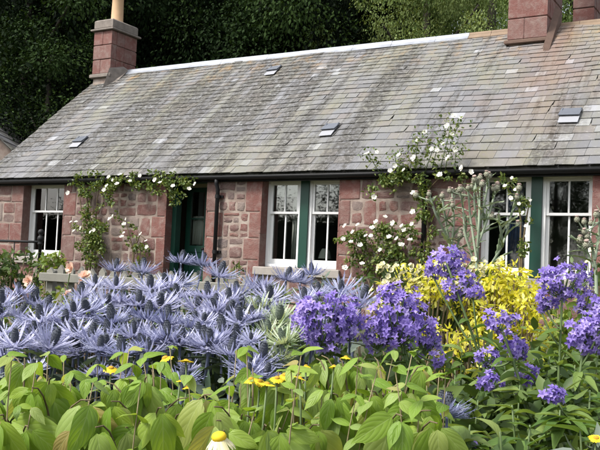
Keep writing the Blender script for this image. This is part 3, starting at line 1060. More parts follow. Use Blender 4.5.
def tree(label, px, D, kind, v, h, rx, rz, low=1.0, seed=0, cat='tree', group='trees behind the cottage', rot=None, at=None):
    """px is where the trunk stands in the photo, D metres from the camera along the ground"""
    if at is None:
        p = P(px, 225, D)
    else:
        p = at
    gz = float(ground_z(p[0], p[1]))
    x, y = float(p[0]), float(p[1])
    t = thing('tree', label, cat, (x, y, gz), group)
    rr = random.Random(seed)
    b = MB()
    zc = gz + h - rz
    b.tube([(x, y, gz - .3), (x + rr.uniform(-.1, .1), y, gz + h * .25), (x + rr.uniform(-.3, .3), y + rr.uniform(-.3, .3), gz + h * .55), (x, y, gz + h * .85)],
           [h * .028, h * .022, h * .015, h * .005], 9)
    tr = part('trunk', b.mesh('trunk', MAT['bark'], True), t)
    for k in range(6):
        a = rr.uniform(0, 6.28); z0 = gz + h * rr.uniform(.25, .6)
        e = (x + math.cos(a) * rx * .7, y + math.sin(a) * rx * .7, z0 + h * rr.uniform(.1, .25))
        m = (x + math.cos(a) * rx * .3, y + math.sin(a) * rx * .3, z0 + h * .05)
        part('limb', MB().tube(curve((x, y, z0), m, e, 6), [h * .010, h * .009, h * .007, h * .005, h * .004, h * .002], 6).mesh('limb', MAT['bark'], True), tr)
    W = Matrix.Translation((x, y, zc)) @ Matrix.Rotation(rr.uniform(0, 6.28) if rot is None else rot, 4, 'Z') @ Matrix.Diagonal((rx, rx, rz, 1))
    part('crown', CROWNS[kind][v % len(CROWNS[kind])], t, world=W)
    return t
TREES = [
    ('dark broad tree at the left edge behind the slate gable', 15, 27, 'dark', 0, 13, 5.2, 5.8),
    ('dark broad tree standing just left of the potted chimney', 82, 29, 'dark', 1, 14, 4.6, 6.2),
    ('low dark tree filling the gap beside the left gable', 40, 23.5, 'dark', 1, 7.5, 3.6, 3.6),
    ('near black evergreen directly behind the potted chimney', 135, 31, 'black', 0, 15, 4.4, 7.0),
    ('near black evergreen rising to the right of the potted chimney', 180, 30, 'black', 0, 14, 3.8, 6.6),
    ('mid green tree overhanging the ridge between two dark evergreens', 248, 27.5, 'dark', 0, 11.5, 4.0, 5.4),
    ('near black evergreen behind the middle of the roof ridge', 318, 29, 'black', 0, 13.5, 3.6, 6.2),
    ('dark green tree in the shade left of the pale trees', 352, 30, 'dark', 1, 12.5, 3.0, 5.4),
    ('pale green leafy tree left of the red chimney', 418, 26.5, 'light', 0, 12.0, 3.3, 5.6),
    ('tall pale tree with drooping sprays touching the red chimney', 487, 27.5, 'light', 1, 13.0, 3.0, 6.2),
    ('pale green tree showing right of the red chimney', 575, 30, 'light', 0, 12.5, 3.4, 5.6),
]
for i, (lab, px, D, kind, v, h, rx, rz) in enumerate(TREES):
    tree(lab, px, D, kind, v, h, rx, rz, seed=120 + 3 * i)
# a second rank higher up the slope closes the wood
for i, (lab, px, D, kind, h, rx, rz) in enumerate([
        ('tall dark tree up the slope at the far left edge', -25, 34, 'dark', 15, 5, 7), ('blackish tree up the slope left of the clay chimney pot', 60, 38, 'black', 16, 5, 7.5),
        ('blackish tree up the slope directly behind the clay chimney pot', 125, 39, 'black', 17, 5, 8), ('blackish tree up the slope between the evergreen and the mid green tree', 215, 36, 'black', 16, 5, 7.5),
        ('blackish tree up the slope right of the mid green tree', 285, 37, 'black', 16, 5, 7.5), ('blackish tree up the slope left of the pale trees', 345, 38, 'black', 15.5, 4.6, 7.5),
        ('dark tree up the slope behind the pale trees', 440, 39, 'dark', 15, 5.4, 7), ('tall pale tree up the slope behind the red chimney', 530, 38, 'light', 14, 4.6, 6.5),
        ('tall pale tree up the slope at the right edge', 610, 37, 'light', 14, 4.6, 6.5)]):
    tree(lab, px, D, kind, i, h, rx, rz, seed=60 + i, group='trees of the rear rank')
# garden trees on the far side of the garden, seen as dark shapes in the window glass
for i, (lab, x, y, kind, h, rx, rz) in enumerate([
        ('broad dark garden tree mirrored in the middle window', -17, -13, 'dark', 10, 4.6, 4.6),
        ('broad dark garden tree mirrored in the far left window', -27, -9, 'dark', 11, 5.2, 5.2),
        ('slim garden tree mirrored as a dark shape in the right window', -10.2, -17, 'dark', 8.0, 1.9, 3.6),
        ('dark garden tree mirrored in the left half of the right window', -13.4, -15, 'dark', 9.5, 2.9, 4.4)]):
    tree(lab, 0, 0, kind, i, h, rx, rz, seed=90 + i, at=(x, y), group='garden trees opposite the cottage')

def build_added_hedge():  # unseen clipped greenery, added to keep low sky out of the window reflections
    rng = np.random.default_rng(77)
    x0, x1, y0 = -42.0, -10.5, -10.5
    g = float(ground_z(x0, y0))
    t = thing('added_hedge', 'clipped dark greenery added out of view to block low sky in the window glass', 'added_hedge', ((x0 + x1) / 2, y0, g))
    n = 26000
    px = rng.uniform(x0, x1, n); pz = g + 3.3 * rng.random(n) ** .8; py = y0 + rng.choice([-.6, .6], n) + rng.normal(size=n) * .1
    top = rng.random(n) < .2
    pz[top] = g + 3.3 + rng.normal(size=top.sum()) * .06; py[top] = y0 + rng.uniform(-.6, .6, top.sum())
    V, F, r_ = scatter(leafT2(.6), np.stack([px, py, pz], 1), rvec(rng, n), rvec(rng, n), rng.uniform(.08, .14, n), rng)
    part('foliage', make_mesh('foliage', V, F, MAT['tree_dark'], r_), t, kind='stuff')
    part('core', MB().box(x0, x1, y0 - .5, y0 + .5, g - .05, g + 3.15).mesh('core', MAT['tree_black']), t)
build_added_hedge()

# outbuilding whose roof shows at the left edge
def build_outbuilding():
    c = P(-16, 150, 20.5)
    x, y = float(c[0]), float(c[1])
    gz = float(ground_z(x, y))
    apex = float(P(-16, 114, 20.5)[2])
    t = thing('outbuilding', 'grey slated outbuilding roof just showing at the left edge', 'outbuilding', (x, y, gz))
    ang = THETA
    W = Matrix.Translation((x, y, gz)) @ Matrix.Rotation(ang, 4, 'Z')
    H = apex - gz
    e = H - 1.5
    hw = 1.7
    V = []
    for yy in (-1.5, 1.5):
        V += [(-hw, yy, -.2), (hw, yy, -.2), (hw, yy, e), (0, yy, H), (-hw, yy, e)]
    F = [(0, 1, 2, 3, 4), (9, 8, 7, 6, 5)] + [(i, i + 5, (i + 1) % 5 + 5, (i + 1) % 5) for i in range(5)]
    part('wall', MB().add(V, F).mesh('wall', MAT['mortar']), t, world=W)
    b = MB()
    for s in (-1, 1):
        for k in range(9):
            a0, a1 = k / 9, (k + 1) / 9 + .02
            pa = (s * (hw + .15) * (1 - a0), e - .12 + (H - e + .12) * a0); pb = (s * (hw + .15) * (1 - a1), e - .12 + (H - e + .12) * a1)
            V = []
            for yy in (-1.62, 1.62):
                V += [(pa[0], yy, pa[1] + .07), (pb[0], yy, pb[1] + .05), (pb[0], yy, pb[1] + .02), (pa[0], yy, pa[1] + .03)]
            b.add(V, [(0, 1, 2, 3), (7, 6, 5, 4)] + [(i, i + 4, (i + 1) % 4 + 4, (i + 1) % 4) for i in range(4)], rnd.random())
    rf = part('roof', b.mesh('roof', MAT['slate']), t, world=W)
    part('ridge', MB().bevbox(-.09, .09, -1.64, 1.64, H + .0, H + .10, .02).mesh('ridge', MAT['lead']), rf, world=W)
build_outbuilding()

# ------------------------------------------------------------------ flowers: shared blooms
def petal_geo(L, W, cup=.3, n=3, tip=.2, base=.35):
    """one petal along +Y, cupped upward"""
    V, F = [], []
    for i in range(n + 1):
        t = i / n
        w = W * (base + (1 - base) * math.sin(math.pi * min(1, t * .62 + .0)) if t < .8 else (1 - (t - .8) / .2 * (1 - tip)) * .95)
        z = cup * L * t * t
        V += [(-w / 2, L * t, z + .08 * W), (0, L * t * 1.02, z), (w / 2, L * t, z + .08 * W)]
    for i in range(n):
        for k in range(2):
            a = 3 * i + k
            F.append((a, a + 1, a + 4, a + 3))
    return np.array(V), F
def rotz(V, a):
    c, s = math.cos(a), math.sin(a)
    V = np.asarray(V)
    return np.stack([V[:, 0] * c - V[:, 1] * s, V[:, 0] * s + V[:, 1] * c, V[:, 2]], 1)
def rotx(V, a):
    c, s = math.cos(a), math.sin(a)
    return np.stack([V[:, 0], V[:, 1] * c - V[:, 2] * s, V[:, 1] * s + V[:, 2] * c], 1)
def rose_bloom(name, mat, seed, layers=((5, 1.0, .15), (5, .8, .5), (4, .55, .95)), eye=None):
    b = MB(); rr = random.Random(seed)
    for li, (n, s, tilt) in enumerate(layers):
        for k in range(n):
            V, F = petal_geo(.5 * s, .46 * s, .25, 3, .75)
            V = rotz(rotx(V, tilt + rr.uniform(-.12, .12)), 2 * math.pi * (k + li * .5) / n + rr.uniform(-.15, .15))
            b.add(V, F, rr.random())
    me = b.mesh(name, mat, True)
    return me
BLOOM_W = [rose_bloom('bloom', MAT['whitepetal'], s, ((5, 1, .12), (4, .6, .5))) for s in (1, 2)]
BLOOM_P = [rose_bloom('bloom', MAT['peach'], s) for s in (3, 4)]
BLOOM_C = [rose_bloom('bloom', MAT['creampetal'], s, ((5, 1, .15), (4, .5, .6))) for s in (5, 6)]

def blooms(parent, pts, meshes, size, rr, name='bloom', face=None):
    for p in pts:
        n = Vector((rr.uniform(-.5, .5), -1 + rr.uniform(-.2, .5), rr.uniform(.1, 1.0))).normalized() if face is None else face
        q = n.to_track_quat('Z', 'Y') 
        W = Matrix.Translation(Vector([float(v) for v in p])) @ q.to_matrix().to_4x4() @ Matrix.Rotation(rr.uniform(0, 6.28), 4, 'Z') @ Matrix.Scale(size * rr.uniform(.75, 1.2), 4)
        part(name, rr.choice(meshes), parent, world=W)

# ------------------------------------------------------------------ roses on the wall
def path_blobs(pts, r, n, rr, sq=.55):
    """blobs strung along pixel waypoints [(px,py,rpx)] on a plane close to the wall"""
    out = []
    for a, b in zip(pts[:-1], pts[1:]):
        for k in range(n):
            t = (k + rr.random()) / n
            px = a[0] + (b[0] - a[0]) * t; py = a[1] + (b[1] - a[1]) * t; rp = a[2] + (b[2] - a[2]) * t
            px += rr.gauss(0, .62) * rp; py += rr.gauss(0, .55) * rp
            c = on_y(px, py, YW - .16 - rr.random() * .12)
            rad = rp * c[1] / 850 * 1.0 * rr.uniform(.28, .7)
            out.append((c, (rad * 1.1, min(rad, .16) * 1.0, rad)))
    return out
def wall_rose(label, base_px, stems, blobs_px, flowers, seed, n=2, dens=430, leaf=.055, mat='rose_leaf', bsize=.075):
    rr = random.Random(seed)
    p = on_y(base_px, 260, YW - .2)
    t = thing('climbing_rose', label, 'climbing rose', (p[0], p[1], ZG + .02), 'roses against the cottage wall')
    for s in stems:
        pts = [(p[0] + rr.uniform(-.05, .05), YW - .18, ZG)] + [on_y(a, b, YW - .09) for a, b in s]
        part('stem', MB().tube(np.array(pts), np.linspace(.018, .006, len(pts)), 6).mesh('stem', MAT['twig'], True), t)
    bl = []
    for q in blobs_px: bl += path_blobs(q, 0, n, rr)
    part('foliage', leaf_cloud('foliage', bl, dens, leaf, .62, MAT[mat], seed, T=leafT6(.62), shell=.3), t, kind='stuff')
    pts = []
    for (a, b_) in flowers:
        c = on_y(a, b_, YW - .36)
        pts.append(c)
    blooms(t, pts, BLOOM_W, bsize, rr)
    return t
fl1 = [(109, 177), (113, 180), (120, 175), (127, 177), (104, 190), (130, 181), (107, 186), (173, 186), (189, 189), (195, 184), (117, 184), (140, 176), (155, 180), (160, 183),
       (68, 193), (71, 222), (76, 222), (74, 231), (91, 232), (94, 230), (81, 228), (122, 237)]
wall_rose('white climbing rose trained up beside the far left window and over the door', 88,
          [[(90, 240), (88, 205), (84, 182), (110, 180), (150, 178), (185, 184)], [(95, 235), (97, 200), (100, 185)], [(86, 240), (80, 200), (78, 185)]],
          [[(90, 262, 13), (92, 235, 12), (90, 210, 9), (84, 182, 11)], [(78, 182, 7), (110, 182, 9), (140, 180, 9), (165, 182, 10), (198, 184, 7)], [(84, 250, 14), (92, 215, 10)], [(174, 192, 6), (176, 204, 4)],
           [(108, 190, 7), (112, 205, 4)]], fl1, 31, n=13)
wall_rose('small white rose spray on the bare stone left of the door', 134, [[(133, 250), (128, 230), (124, 220)], [(134, 250), (140, 235), (146, 240)]],
          [[(128, 225, 5), (134, 238, 6), (140, 250, 8), (132, 262, 10)], [(112, 212, 3), (120, 226, 5)]], [(110, 219), (126, 219), (124, 233), (124, 224), (146, 241), (147, 247), (141, 234), (113, 216)], 32, n=7)
fl3 = [(367, 154), (377, 152), (395, 166), (418, 140), (432, 149), (437, 150), (414, 158), (454, 116), (461, 118), (452, 135), (443, 144), (399, 155), (412, 224), (374, 197), (448, 158), (462, 168),
       (471, 172), (413, 193), (390, 171), (447, 126), (425, 132), (404, 170), (440, 175), (455, 150), (413, 212)]
rose3 = wall_rose('white rambling rose climbing the downpipe and sprawling onto the slates', 426,
          [[(424, 240), (423, 205), (422, 180), (400, 176), (378, 185)], [(428, 240), (428, 190), (445, 172), (468, 176)]],
          [[(372, 192, 6), (385, 180, 10), (405, 174, 10), (430, 174, 10), (468, 178, 9)], [(424, 185, 8), (422, 220, 8), (428, 262, 12)], [(418, 196, 6), (416, 235, 9)], [(438, 195, 5), (441, 215, 5)]], [], 33, n=9)
def roof_sprays():
    """the shoots of the rambling rose that stand up in front of the eaves, with leaves and blooms"""
    rr = random.Random(5)
    rng = np.random.default_rng(5)
    PP = []
    for (a, b_, c, d) in ((415, 172, 418, 140), (425, 172, 434, 146), (440, 170, 452, 118), (445, 172, 462, 120), (432, 170, 446, 128), (400, 172, 398, 152), (382, 176, 368, 152), (455, 172, 458, 148), (410, 172, 428, 132)):
        p0 = on_y(a, b_, YW - .18); p2 = on_y(c, d, YE - .22 + rr.uniform(-.1, .1))
        p1 = (p0 + p2) / 2 + np.array([rr.uniform(-.1, .1), -.12, .1])
        cv = curve(p0, p1, p2, 9)
        part('stem', MB().tube(cv, np.linspace(.007, .003, 9), 5).mesh('stem', MAT['stem_green'], True), rose3)
        for q in cv[2:]:
            for _ in range(9): PP.append(q + rng.normal(size=3) * np.array([.075, .05, .06]))
    PP = np.array(PP); n = len(PP)
    V, F, r_ = scatter(leafT6(.6), PP, unit(rng.normal(size=(n, 3))), unit(rng.normal(size=(n, 3)) + np.array([0, -.4, .8])), rng.uniform(.035, .065, n), rng)
    part('spray_foliage', make_mesh('spray_foliage', V, F, MAT['rose_leaf'], r_), rose3, kind='stuff')
    blooms(rose3, [on_y(a, b_, YE - .26 if b_ < 176 else YW - .36) for a, b_ in fl3], BLOOM_W, .085, rr)
roof_sprays()
fl4 = [(345, 226), (358, 225), (385, 217), (376, 222), (371, 236), (366, 236), (393, 223), (402, 226), (389, 237), (397, 239), (401, 245), (362, 264), (384, 268), (351, 242), (343, 239), (410, 240), (353, 232), (372, 228), (404, 230),
       (360, 245), (380, 250), (345, 268)]
wall_rose('bushy white rose sprawling against the stone right of the middle window', 378, [[(378, 262), (372, 240), (350, 232)], [(380, 262), (392, 240), (402, 228)], [(378, 262), (366, 250), (342, 240)]],
          [[(342, 243, 6), (362, 240, 12), (385, 238, 12), (405, 238, 10)], [(352, 258, 10), (378, 258, 14), (405, 258, 14)], [(372, 224, 5), (392, 226, 6)], [(360, 272, 10), (400, 272, 12)]], fl4, 34, n=9, bsize=.085)
wall_rose('pinkish white rose with thin leafage across the near right window', 520, [[(520, 255), (521, 220), (515, 190), (505, 180)], [(522, 250), (527, 215), (530, 200)]],
          [[(500, 180, 4), (512, 184, 7), (519, 200, 7), (524, 222, 7)], [(526, 240, 6), (520, 262, 9)]], [(512, 178), (516, 190), (519, 204), (523, 213), (505, 186), (530, 200), (498, 186), (526, 226), (511, 198), (527, 236), (518, 215)], 35, n=6, dens=420, bsize=.06)

# ------------------------------------------------------------------ iron handrail by the far left window
def build_handrail():
    Y = YW - .95
    a, c = on_y(-12, 240, Y), on_y(40.5, 242, Y)
    x0, x1 = a[0], c[0]
    z1 = float(c[2])
    t = thing('iron_handrail', 'black iron handrail with a double ball finial in front of the far left window', 'handrail', (x1, Y, ZG))
    part('rail', MB().tube([(x0, Y, z1), (x1 - .0, Y, z1)], .022, 8).mesh('rail', MAT['black'], True), t)
    V, F = lathe([(.03, -1.4), (.03, -.06), (.045, -.05), (.05, -.02), (.03, .0), (.055, .03), (.06, .06), (.05, .10), (.022, .12), (.05, .15), (.056, .18), (.04, .215), (.01, .23)], 14)
    V[:, 2] = np.where(V[:, 2] < -1, ZG - .05 - z1, V[:, 2])
    part('newel_post', make_mesh('newel_post', V + np.array([x1, Y, z1]), F, MAT['black'], .2, smooth=True), t)
    for px in (-10, 14):
        x = on_y(px, 250, Y)[0]
        part('baluster', MB().tube([(x, Y, ZG - .03), (x, Y, z1 - .02)], .011, 8).mesh('baluster', MAT['black'], True), t)
build_handrail()

# ------------------------------------------------------------------ picket fence
def build_fence():
    pr = P(105, 280.5, 6.1)
    Y, zr = float(pr[1]), float(pr[2])
    x0, x1 = float(on_y(46, 277, Y)[0]), float(on_y(268, 290, Y)[0])
    g = float(ground_z(0, Y))
    t = thing('picket_fence', 'weathered grey wooden picket fence between the flower bed and the cottage', 'fence', (x0, Y, g))
    for z in (zr, zr - .42):
        part('rail', MB().bevbox(x0 - .05, x1, Y - .025, Y + .02, z - .032, z + .032, .005, .3).mesh('rail', MAT['wood_grey']), t)
    for x in (x0, (x0 + x1) / 2, x1 - .06):
        part('post', MB().bevbox(x - .045, x + .045, Y + .045, Y + .135, g - .2, zr + .06, .012, .6).mesh('post', MAT['wood_grey']), t)
    x = x0 + .02
    while x < x1:
        w = .03
        ht = zr + .085 + rnd.uniform(-.012, .012)
        V = []
        for yy in (Y + .021, Y + .041):
            V += [(x - w, yy, g + .06), (x + w, yy, g + .06), (x + w, yy, ht - .035), (x, yy, ht), (x - w, yy, ht - .035)]
        part('picket', MB().add(V, [(0, 1, 2, 3, 4), (9, 8, 7, 6, 5)] + [(i, i + 5, (i + 1) % 5 + 5, (i + 1) % 5) for i in range(5)], rnd.random()).mesh('picket', MAT['wood_grey']), t)
        x += .105
build_fence()

# ------------------------------------------------------------------ shrubs and perennials in the middle of the garden
def shrub(label, px, py, Z, rx_px, ry_px, seed, mat='shrub', leaf=.05, dens=260, w=.5, cat='shrub', name='garden_shrub', nb=14, group='shrubs between bed and cottage', flowers=None, fsize=.06, fmesh=None, clumpy=.5, tmpl=None):
    """top of the visible mass near (px,py): crown half sizes in photo px at distance Z; it stands on the ground"""
    rr = random.Random(seed)
    c = P(px, py, Z)
    g = float(ground_z(c[0], c[1]))
    rx, rz = rx_px * Z / 850, ry_px * Z / 850
    t = thing(name, label, cat, (c[0], c[1], g), group)
    top = c[2] + rz
    bl = []
    stem = []
    for k in range(nb):
        a = rr.uniform(0, 6.28); q = math.sqrt(rr.random())
        dx, dy = math.cos(a) * q * rx, math.sin(a) * q * rx * .7
        lim = math.sqrt(max(.05, 1 - .75 * q * q))
        r = min(rx, rz * 1.6) * rr.uniform(.3, .55) * (clumpy + .5)
        z = (top - 2 * rz * (1 - lim) - 2 * rz * rr.random() ** 1.5 * .9) if k % 4 else g + (top - g) * rr.uniform(.4, .8)
        bl.append((np.array([c[0] + dx, c[1] + dy, z - r * .6]), (r, r, r * .9)))
        stem.append([(c[0] + dx * .15, c[1] + dy * .15, g - .03), (c[0] + dx * .5, c[1] + dy * .5, g + (z - g) * .55), (c[0] + dx, c[1] + dy, z - r * .5)])
    for s in stem:
        part('stem', MB().tube(curve(*s, 6), np.linspace(.009, .003, 6), 5).mesh('stem', MAT['twig'], True), t)
    part('foliage', leaf_cloud('foliage', bl, dens, leaf, w, MAT[mat], seed, T=tmpl or leafT6(w), shell=.35), t, kind='stuff')
    if flowers:
        pts = [P(a, b_, Z - rx * .45) for a, b_ in flowers]
        for p in pts:
            base = np.array([c[0] + (p[0] - c[0]) * .4, c[1] + (p[1] - c[1]) * .4, p[2] - .22])
            part('flower_stalk', MB().tube(curve(base, (base + p) / 2 + np.array([0, 0, .03]), p, 5), .003, 5).mesh('flower_stalk', MAT['stem_green'], True), t)
        blooms(t, pts, fmesh, fsize, rr)
    return t
shrub('dark leafy bush in front of the handrail at the left edge', 14, 257, 8.0, 42, 13, 41, leaf=.06, nb=46, dens=300)
shrub('bright green bush below the ball finial beside the fence end', 52, 259, 7.2, 15, 12, 42, mat='lime', leaf=.05, nb=26, dens=300)
shrub('peach flowered rose bush leaning over the picket fence', 62, 296, 4.6, 26, 14, 43, mat='rose_leaf', leaf=.045, flowers=[(85, 276), (68, 294), (71, 268), (50, 303), (62, 326), (82, 281), (29, 281)], fsize=.06, fmesh=BLOOM_P, nb=26, name='rose_bush', cat='rose bush')
shrub('tuft of green growth at the wall foot left of the middle window', 232, 272, 9.5, 16, 8, 44, leaf=.09, w=.2, dens=220, nb=10)
shrub('low green growth along the wall foot behind the fence', 130, 280, 8.5, 45, 8, 45, leaf=.06, nb=18, dens=170)
shrub('grey green mound below the middle window sill', 330, 286, 6.5, 26, 9, 46, mat='holly_leaf', leaf=.06, nb=14)
shrub('leafy green mound below the white rose beside the middle window', 395, 280, 7.5, 40, 9, 47, leaf=.06, nb=18)
shrub('green bush below the near right window behind the golden shrub', 500, 282, 7.2, 46, 10, 48, leaf=.06, nb=18)
shrub('green bush at the right edge below the near window', 592, 268, 6.6, 24, 12, 49, leaf=.06, nb=12, flowers=[(588, 262), (592, 250), (580, 238), (598, 275)], fmesh=BLOOM_C, fsize=.05)
shrub('tall green filler behind the sea hollies left of centre', 150, 300, 4.4, 80, 12, 50, mat='shrub', leaf=.05, nb=26, dens=170)
shrub('green filler behind the sea hollies right of centre', 290, 300, 4.2, 60, 12, 51, mat='shrub', leaf=.05, nb=22, dens=170)

shrub('leafy green filler behind the two left bellflower heads', 380, 345, 2.7, 75, 22, 54, leaf=.045, nb=40, dens=300)
shrub('leafy green filler behind the right hand bellflowers', 540, 355, 3.0, 85, 26, 55, leaf=.05, nb=44, dens=260)

shrub('loose green bush behind the two right hand bellflower heads', 578, 316, 3.7, 36, 24, 57, mat='lime', leaf=.045, nb=40, dens=260)
shrub('green leaves showing between the sea hollies in the left half of the bed', 90, 314, 2.55, 110, 14, 58, mat='lime', leaf=.034, nb=80, dens=330, w=.4)

# golden shrub with cream blossom
gold = shrub('golden leaved shrub glowing between the violet bellflowers', 505, 294, 3.3, 44, 34, 52, mat='gold', leaf=.025, dens=1300, nb=80, w=.42, name='golden_shrub', cat='golden shrub', clumpy=.25, group=None or 'yellow plants')
cream = shrub('cream and yellow blossoming shrub behind the left bellflowers', 425, 283, 3.4, 50, 24, 53, mat='gold', leaf=.026, dens=900, nb=90, w=.45, name='cream_flowered_shrub', cat='golden shrub', clumpy=.2, group='yellow plants',
              flowers=[(random.Random(i).uniform(378, 450), random.Random(i + 90).uniform(264, 312)) for i in range(170)] + [(random.Random(i + 300).uniform(450, 505), random.Random(i + 390).uniform(258, 290)) for i in range(60)], fsize=.023, fmesh=BLOOM_C)

shrub('low golden leaved shrub between the bellflower stems right of centre', 458, 345, 2.85, 32, 34, 56, mat='gold', leaf=.028, dens=700, nb=50, w=.42, name='golden_shrub', cat='golden shrub', clumpy=.15, group='yellow plants')

# ------------------------------------------------------------------ Scotch thistles
def thistle(label, pxs, Z, seed):
    """pxs: list of pixel paths for the stems, first one the main stem from its foot"""
    rr = random.Random(seed)
    rng = np.random.default_rng(seed)
    base = P(pxs[0][0][0], pxs[0][0][1], Z)
    g = float(ground_z(base[0], base[1]))
    t = thing('scotch_thistle', label, 'thistle', (base[0], base[1], g), 'silver thistles before the near window')
    for si, path in enumerate(pxs):
        pts = [P(a, b_, Z + rr.uniform(-.06, .06)) for a, b_ in path]
        if si == 0: pts = [np.array([base[0], base[1], g - .03])] + pts
        pts = np.array(pts)
        # resample
        tt = np.linspace(0, 1, len(pts)); q = np.linspace(0, 1, 14)
        cv = np.stack([np.interp(q, tt, pts[:, k]) for k in range(3)], 1)
        r0_ = .012 if si == 0 else .0075
        part('stem', MB().tube(cv, np.linspace(r0_, .006, 14), 7).mesh('stem', MAT['silver_stem'], True), t)
        # wings and jagged leaves along the stem
        for k in range(2, 13):
            for _ in range(1):
                d = unit(rng.normal(size=3) * np.array([1, 1, .25]) + np.array([0, 0, .6]))
                L = rr.uniform(.05, .10) * (1.35 - k / 14)
                TV, TF = thistle_leaf
                me = None
                part('leaf', thistle_leaf_mesh, t, world=mat_from(cv[k], d, unit(np.array([0, 0, 1]) + rng.normal(size=3) * .3), L * 1.5))
        # buds at the tip: one large, a few beside it
        tip = cv[-1]
        for k in range(rr.choice((2, 3, 3))):
            off = np.array([0, 0, 0]) if k == 0 else rng.normal(size=3) * np.array([.05, .05, .03]) + np.array([0, 0, -.03])
            p = tip + off
            if k:
                part('stem', MB().tube(curve(cv[-3], (cv[-3] + p) / 2 + np.array([0, 0, -.01]), p, 5), .004, 5).mesh('stem', MAT['silver_stem'], True), t)
            s = rr.uniform(.014, .020)
            W = Matrix.Translation(Vector(list(map(float, p)))) @ Matrix.Rotation(rr.uniform(-.5, .5), 4, 'X') @ Matrix.Scale(s, 4)
            bo = part('bud', bud_mesh, t, world=W)
            part('tuft', tuft_mesh, bo, world=W)
def jag_leaf(n=7, w=.34):
    V, F = [], []
    for i in range(n + 1):
        tq = i / n
        ww = w * (1 - tq) ** .7 * (1.0 if i % 2 else .5) * (.5 + tq if tq < .5 else 1)
        z = .12 * tq - .25 * tq * tq
        V += [(-ww / 2, tq + (.05 if i % 2 else 0), z + .05), (0, tq, z), (ww / 2, tq + (.05 if i % 2 else 0), z + .05)]
    for i in range(n):
        for k in range(2):
            a = 3 * i + k; F.append((a, a + 1, a + 4, a + 3))
    return np.array(V), F
thistle_leaf = jag_leaf()
thistle_leaf_mesh = make_mesh('leaf', *thistle_leaf, MAT['silver_leaf'], .0)
def _bud():
    b = MB()
    V, F = lathe([(.3, -1), (.85, -.6), (1, 0), (.8, .55), (.5, .85)], 10)
    b.add(V, F, .3)
    for k in range(46):
        ph = math.acos(1 - 2 * ((k + .5) / 46) * .85) ; th = k * 2.4
        d = np.array([math.sin(ph) * math.cos(th), math.sin(ph) * math.sin(th), -math.cos(ph)])
        a = np.cross(d, (0, 0, 1.001)); a = a / (np.linalg.norm(a) + 1e-6)
        e = d * 1.5 + np.array([0, 0, .2])
        b.add([d * .9 + a * .12, d * .9 - a * .12, e], [(0, 1, 2)], .7)
    return b.mesh('bud', MAT['bud'])
bud_mesh = _bud()
V, F = lathe([(.45, .8), (.7, 1.25), (.62, 1.45), (.2, 1.4)], 10)
tuft_mesh = make_mesh('tuft', V, F, MAT['budtip'], .2)
thistle('tall silver thistle with branching candelabra before the near right window',
        [[(476, 300), (477, 260), (479, 225), (480, 178)], [(477, 262), (470, 215), (468, 188)], [(478, 245), (489, 215), (497, 186)], [(477, 270), (465, 235), (462, 196)], [(479, 230), (486, 195), (489, 176)],
         [(478, 285), (503, 245), (514, 205), (519, 188)], [(479, 240), (474, 200), (475, 182)], [(503, 245), (500, 225), (498, 218)]], 5.0, 71)
thistle('slender silver thistle left of the candelabra one, against the stone', [[(452, 300), (452, 262), (448, 235), (442, 196)], [(451, 255), (454, 220), (452, 191)], [(449, 240), (436, 215), (429, 194)], [(452, 270), (458, 245), (460, 232)]], 5.2, 72)
thistle('silver thistle stem rising at the right edge', [[(597, 310), (596, 270), (592, 245), (584, 222)], [(595, 260), (599, 235), (601, 215)], [(594, 268), (586, 250), (580, 240)]], 4.6, 73)

# ------------------------------------------------------------------ sea hollies
def bract_geo(L, w, rr, rise, bend):
    """feathery bract along +Y with spiny side lobes"""
    n = 6
    V, F = [], []
    for i in range(n + 1):
        t = i / n
        y = L * t; z = L * (rise * t + bend * t * t)
        ww = w * (.55 + .6 * math.sin(math.pi * t * .8)) * (1 - t) ** .35 + .0004
        V += [(-ww / 2, y, z), (ww / 2, y, z)]
    for i in range(n):
        a = 2 * i; F.append((a, a + 1, a + 3, a + 2))
    for i in range(1, n):
        t = i / n
        for s in (-1, 1):
            l = L * .15 * (1 - .5 * t) * rr.uniform(.7, 1.25)
            y0, z0 = L * t, L * (rise * t + bend * t * t)
            k = len(V)
            V += [(s * w * .25, y0 - L * .035, z0), (s * w * .25, y0 + L * .035, z0), (s * (w * .3 + l * .62), y0 + l * .8, z0 + l * .25)]
            F.append((k, k + 1, k + 2) if s < 0 else (k + 1, k, k + 2))
    return np.array(V), F
def head_mesh(name, seed, mat, n1=27, n2=23, open_=1.0):
    rr = random.Random(seed)
    b = MB()
    for (n, L, rise, bend, w) in ((n1, .060, -.02, .36, .0050), (n2, .052, .18, .32, .0048), (12, .038, .40, .28, .0042)):
        for k in range(n):
            V, F = bract_geo(L * rr.uniform(.75, 1.15), w, rr, rise * open_ + rr.uniform(-.2, .2), bend + rr.uniform(-.25, .2))
            V[:, 1] += .006
            V = rotz(V, 2 * math.pi * (k + rr.uniform(-.35, .35)) / n)
            b.add(V, F, rr.random())
    return b.mesh(name, mat)
def cone_mesh(mat, seed):
    rr = random.Random(seed)
    b = MB()
    rows, cols = 9, 12
    V, F = lathe([(.007, -.002), (.0105, .006), (.0112, .016), (.0100, .027), (.0062, .036), (.002, .040)], 12)
    b.add(V, F, .3)
    prof = [(.0105, .004), (.0112, .012), (.0108, .020), (.0098, .027), (.0072, .033), (.004, .038)]
    for i, (r_, z) in enumerate(prof):
        for k in range(cols):
            t = 2 * math.pi * (k + .5 * (i % 2)) / cols
            d = np.array([math.cos(t), math.sin(t), 0]); a = np.array([-math.sin(t), math.cos(t), 0])
            p = d * r_ + np.array([0, 0, z])
            b.add([p + a * .002, p - a * .002, p + d * .0045 + np.array([0, 0, .0035])], [(0, 1, 2)], rr.random())
    return b.mesh('cone', mat)
HEADS = [head_mesh('flower_head', s, MAT['bract']) for s in (1, 2, 3)]
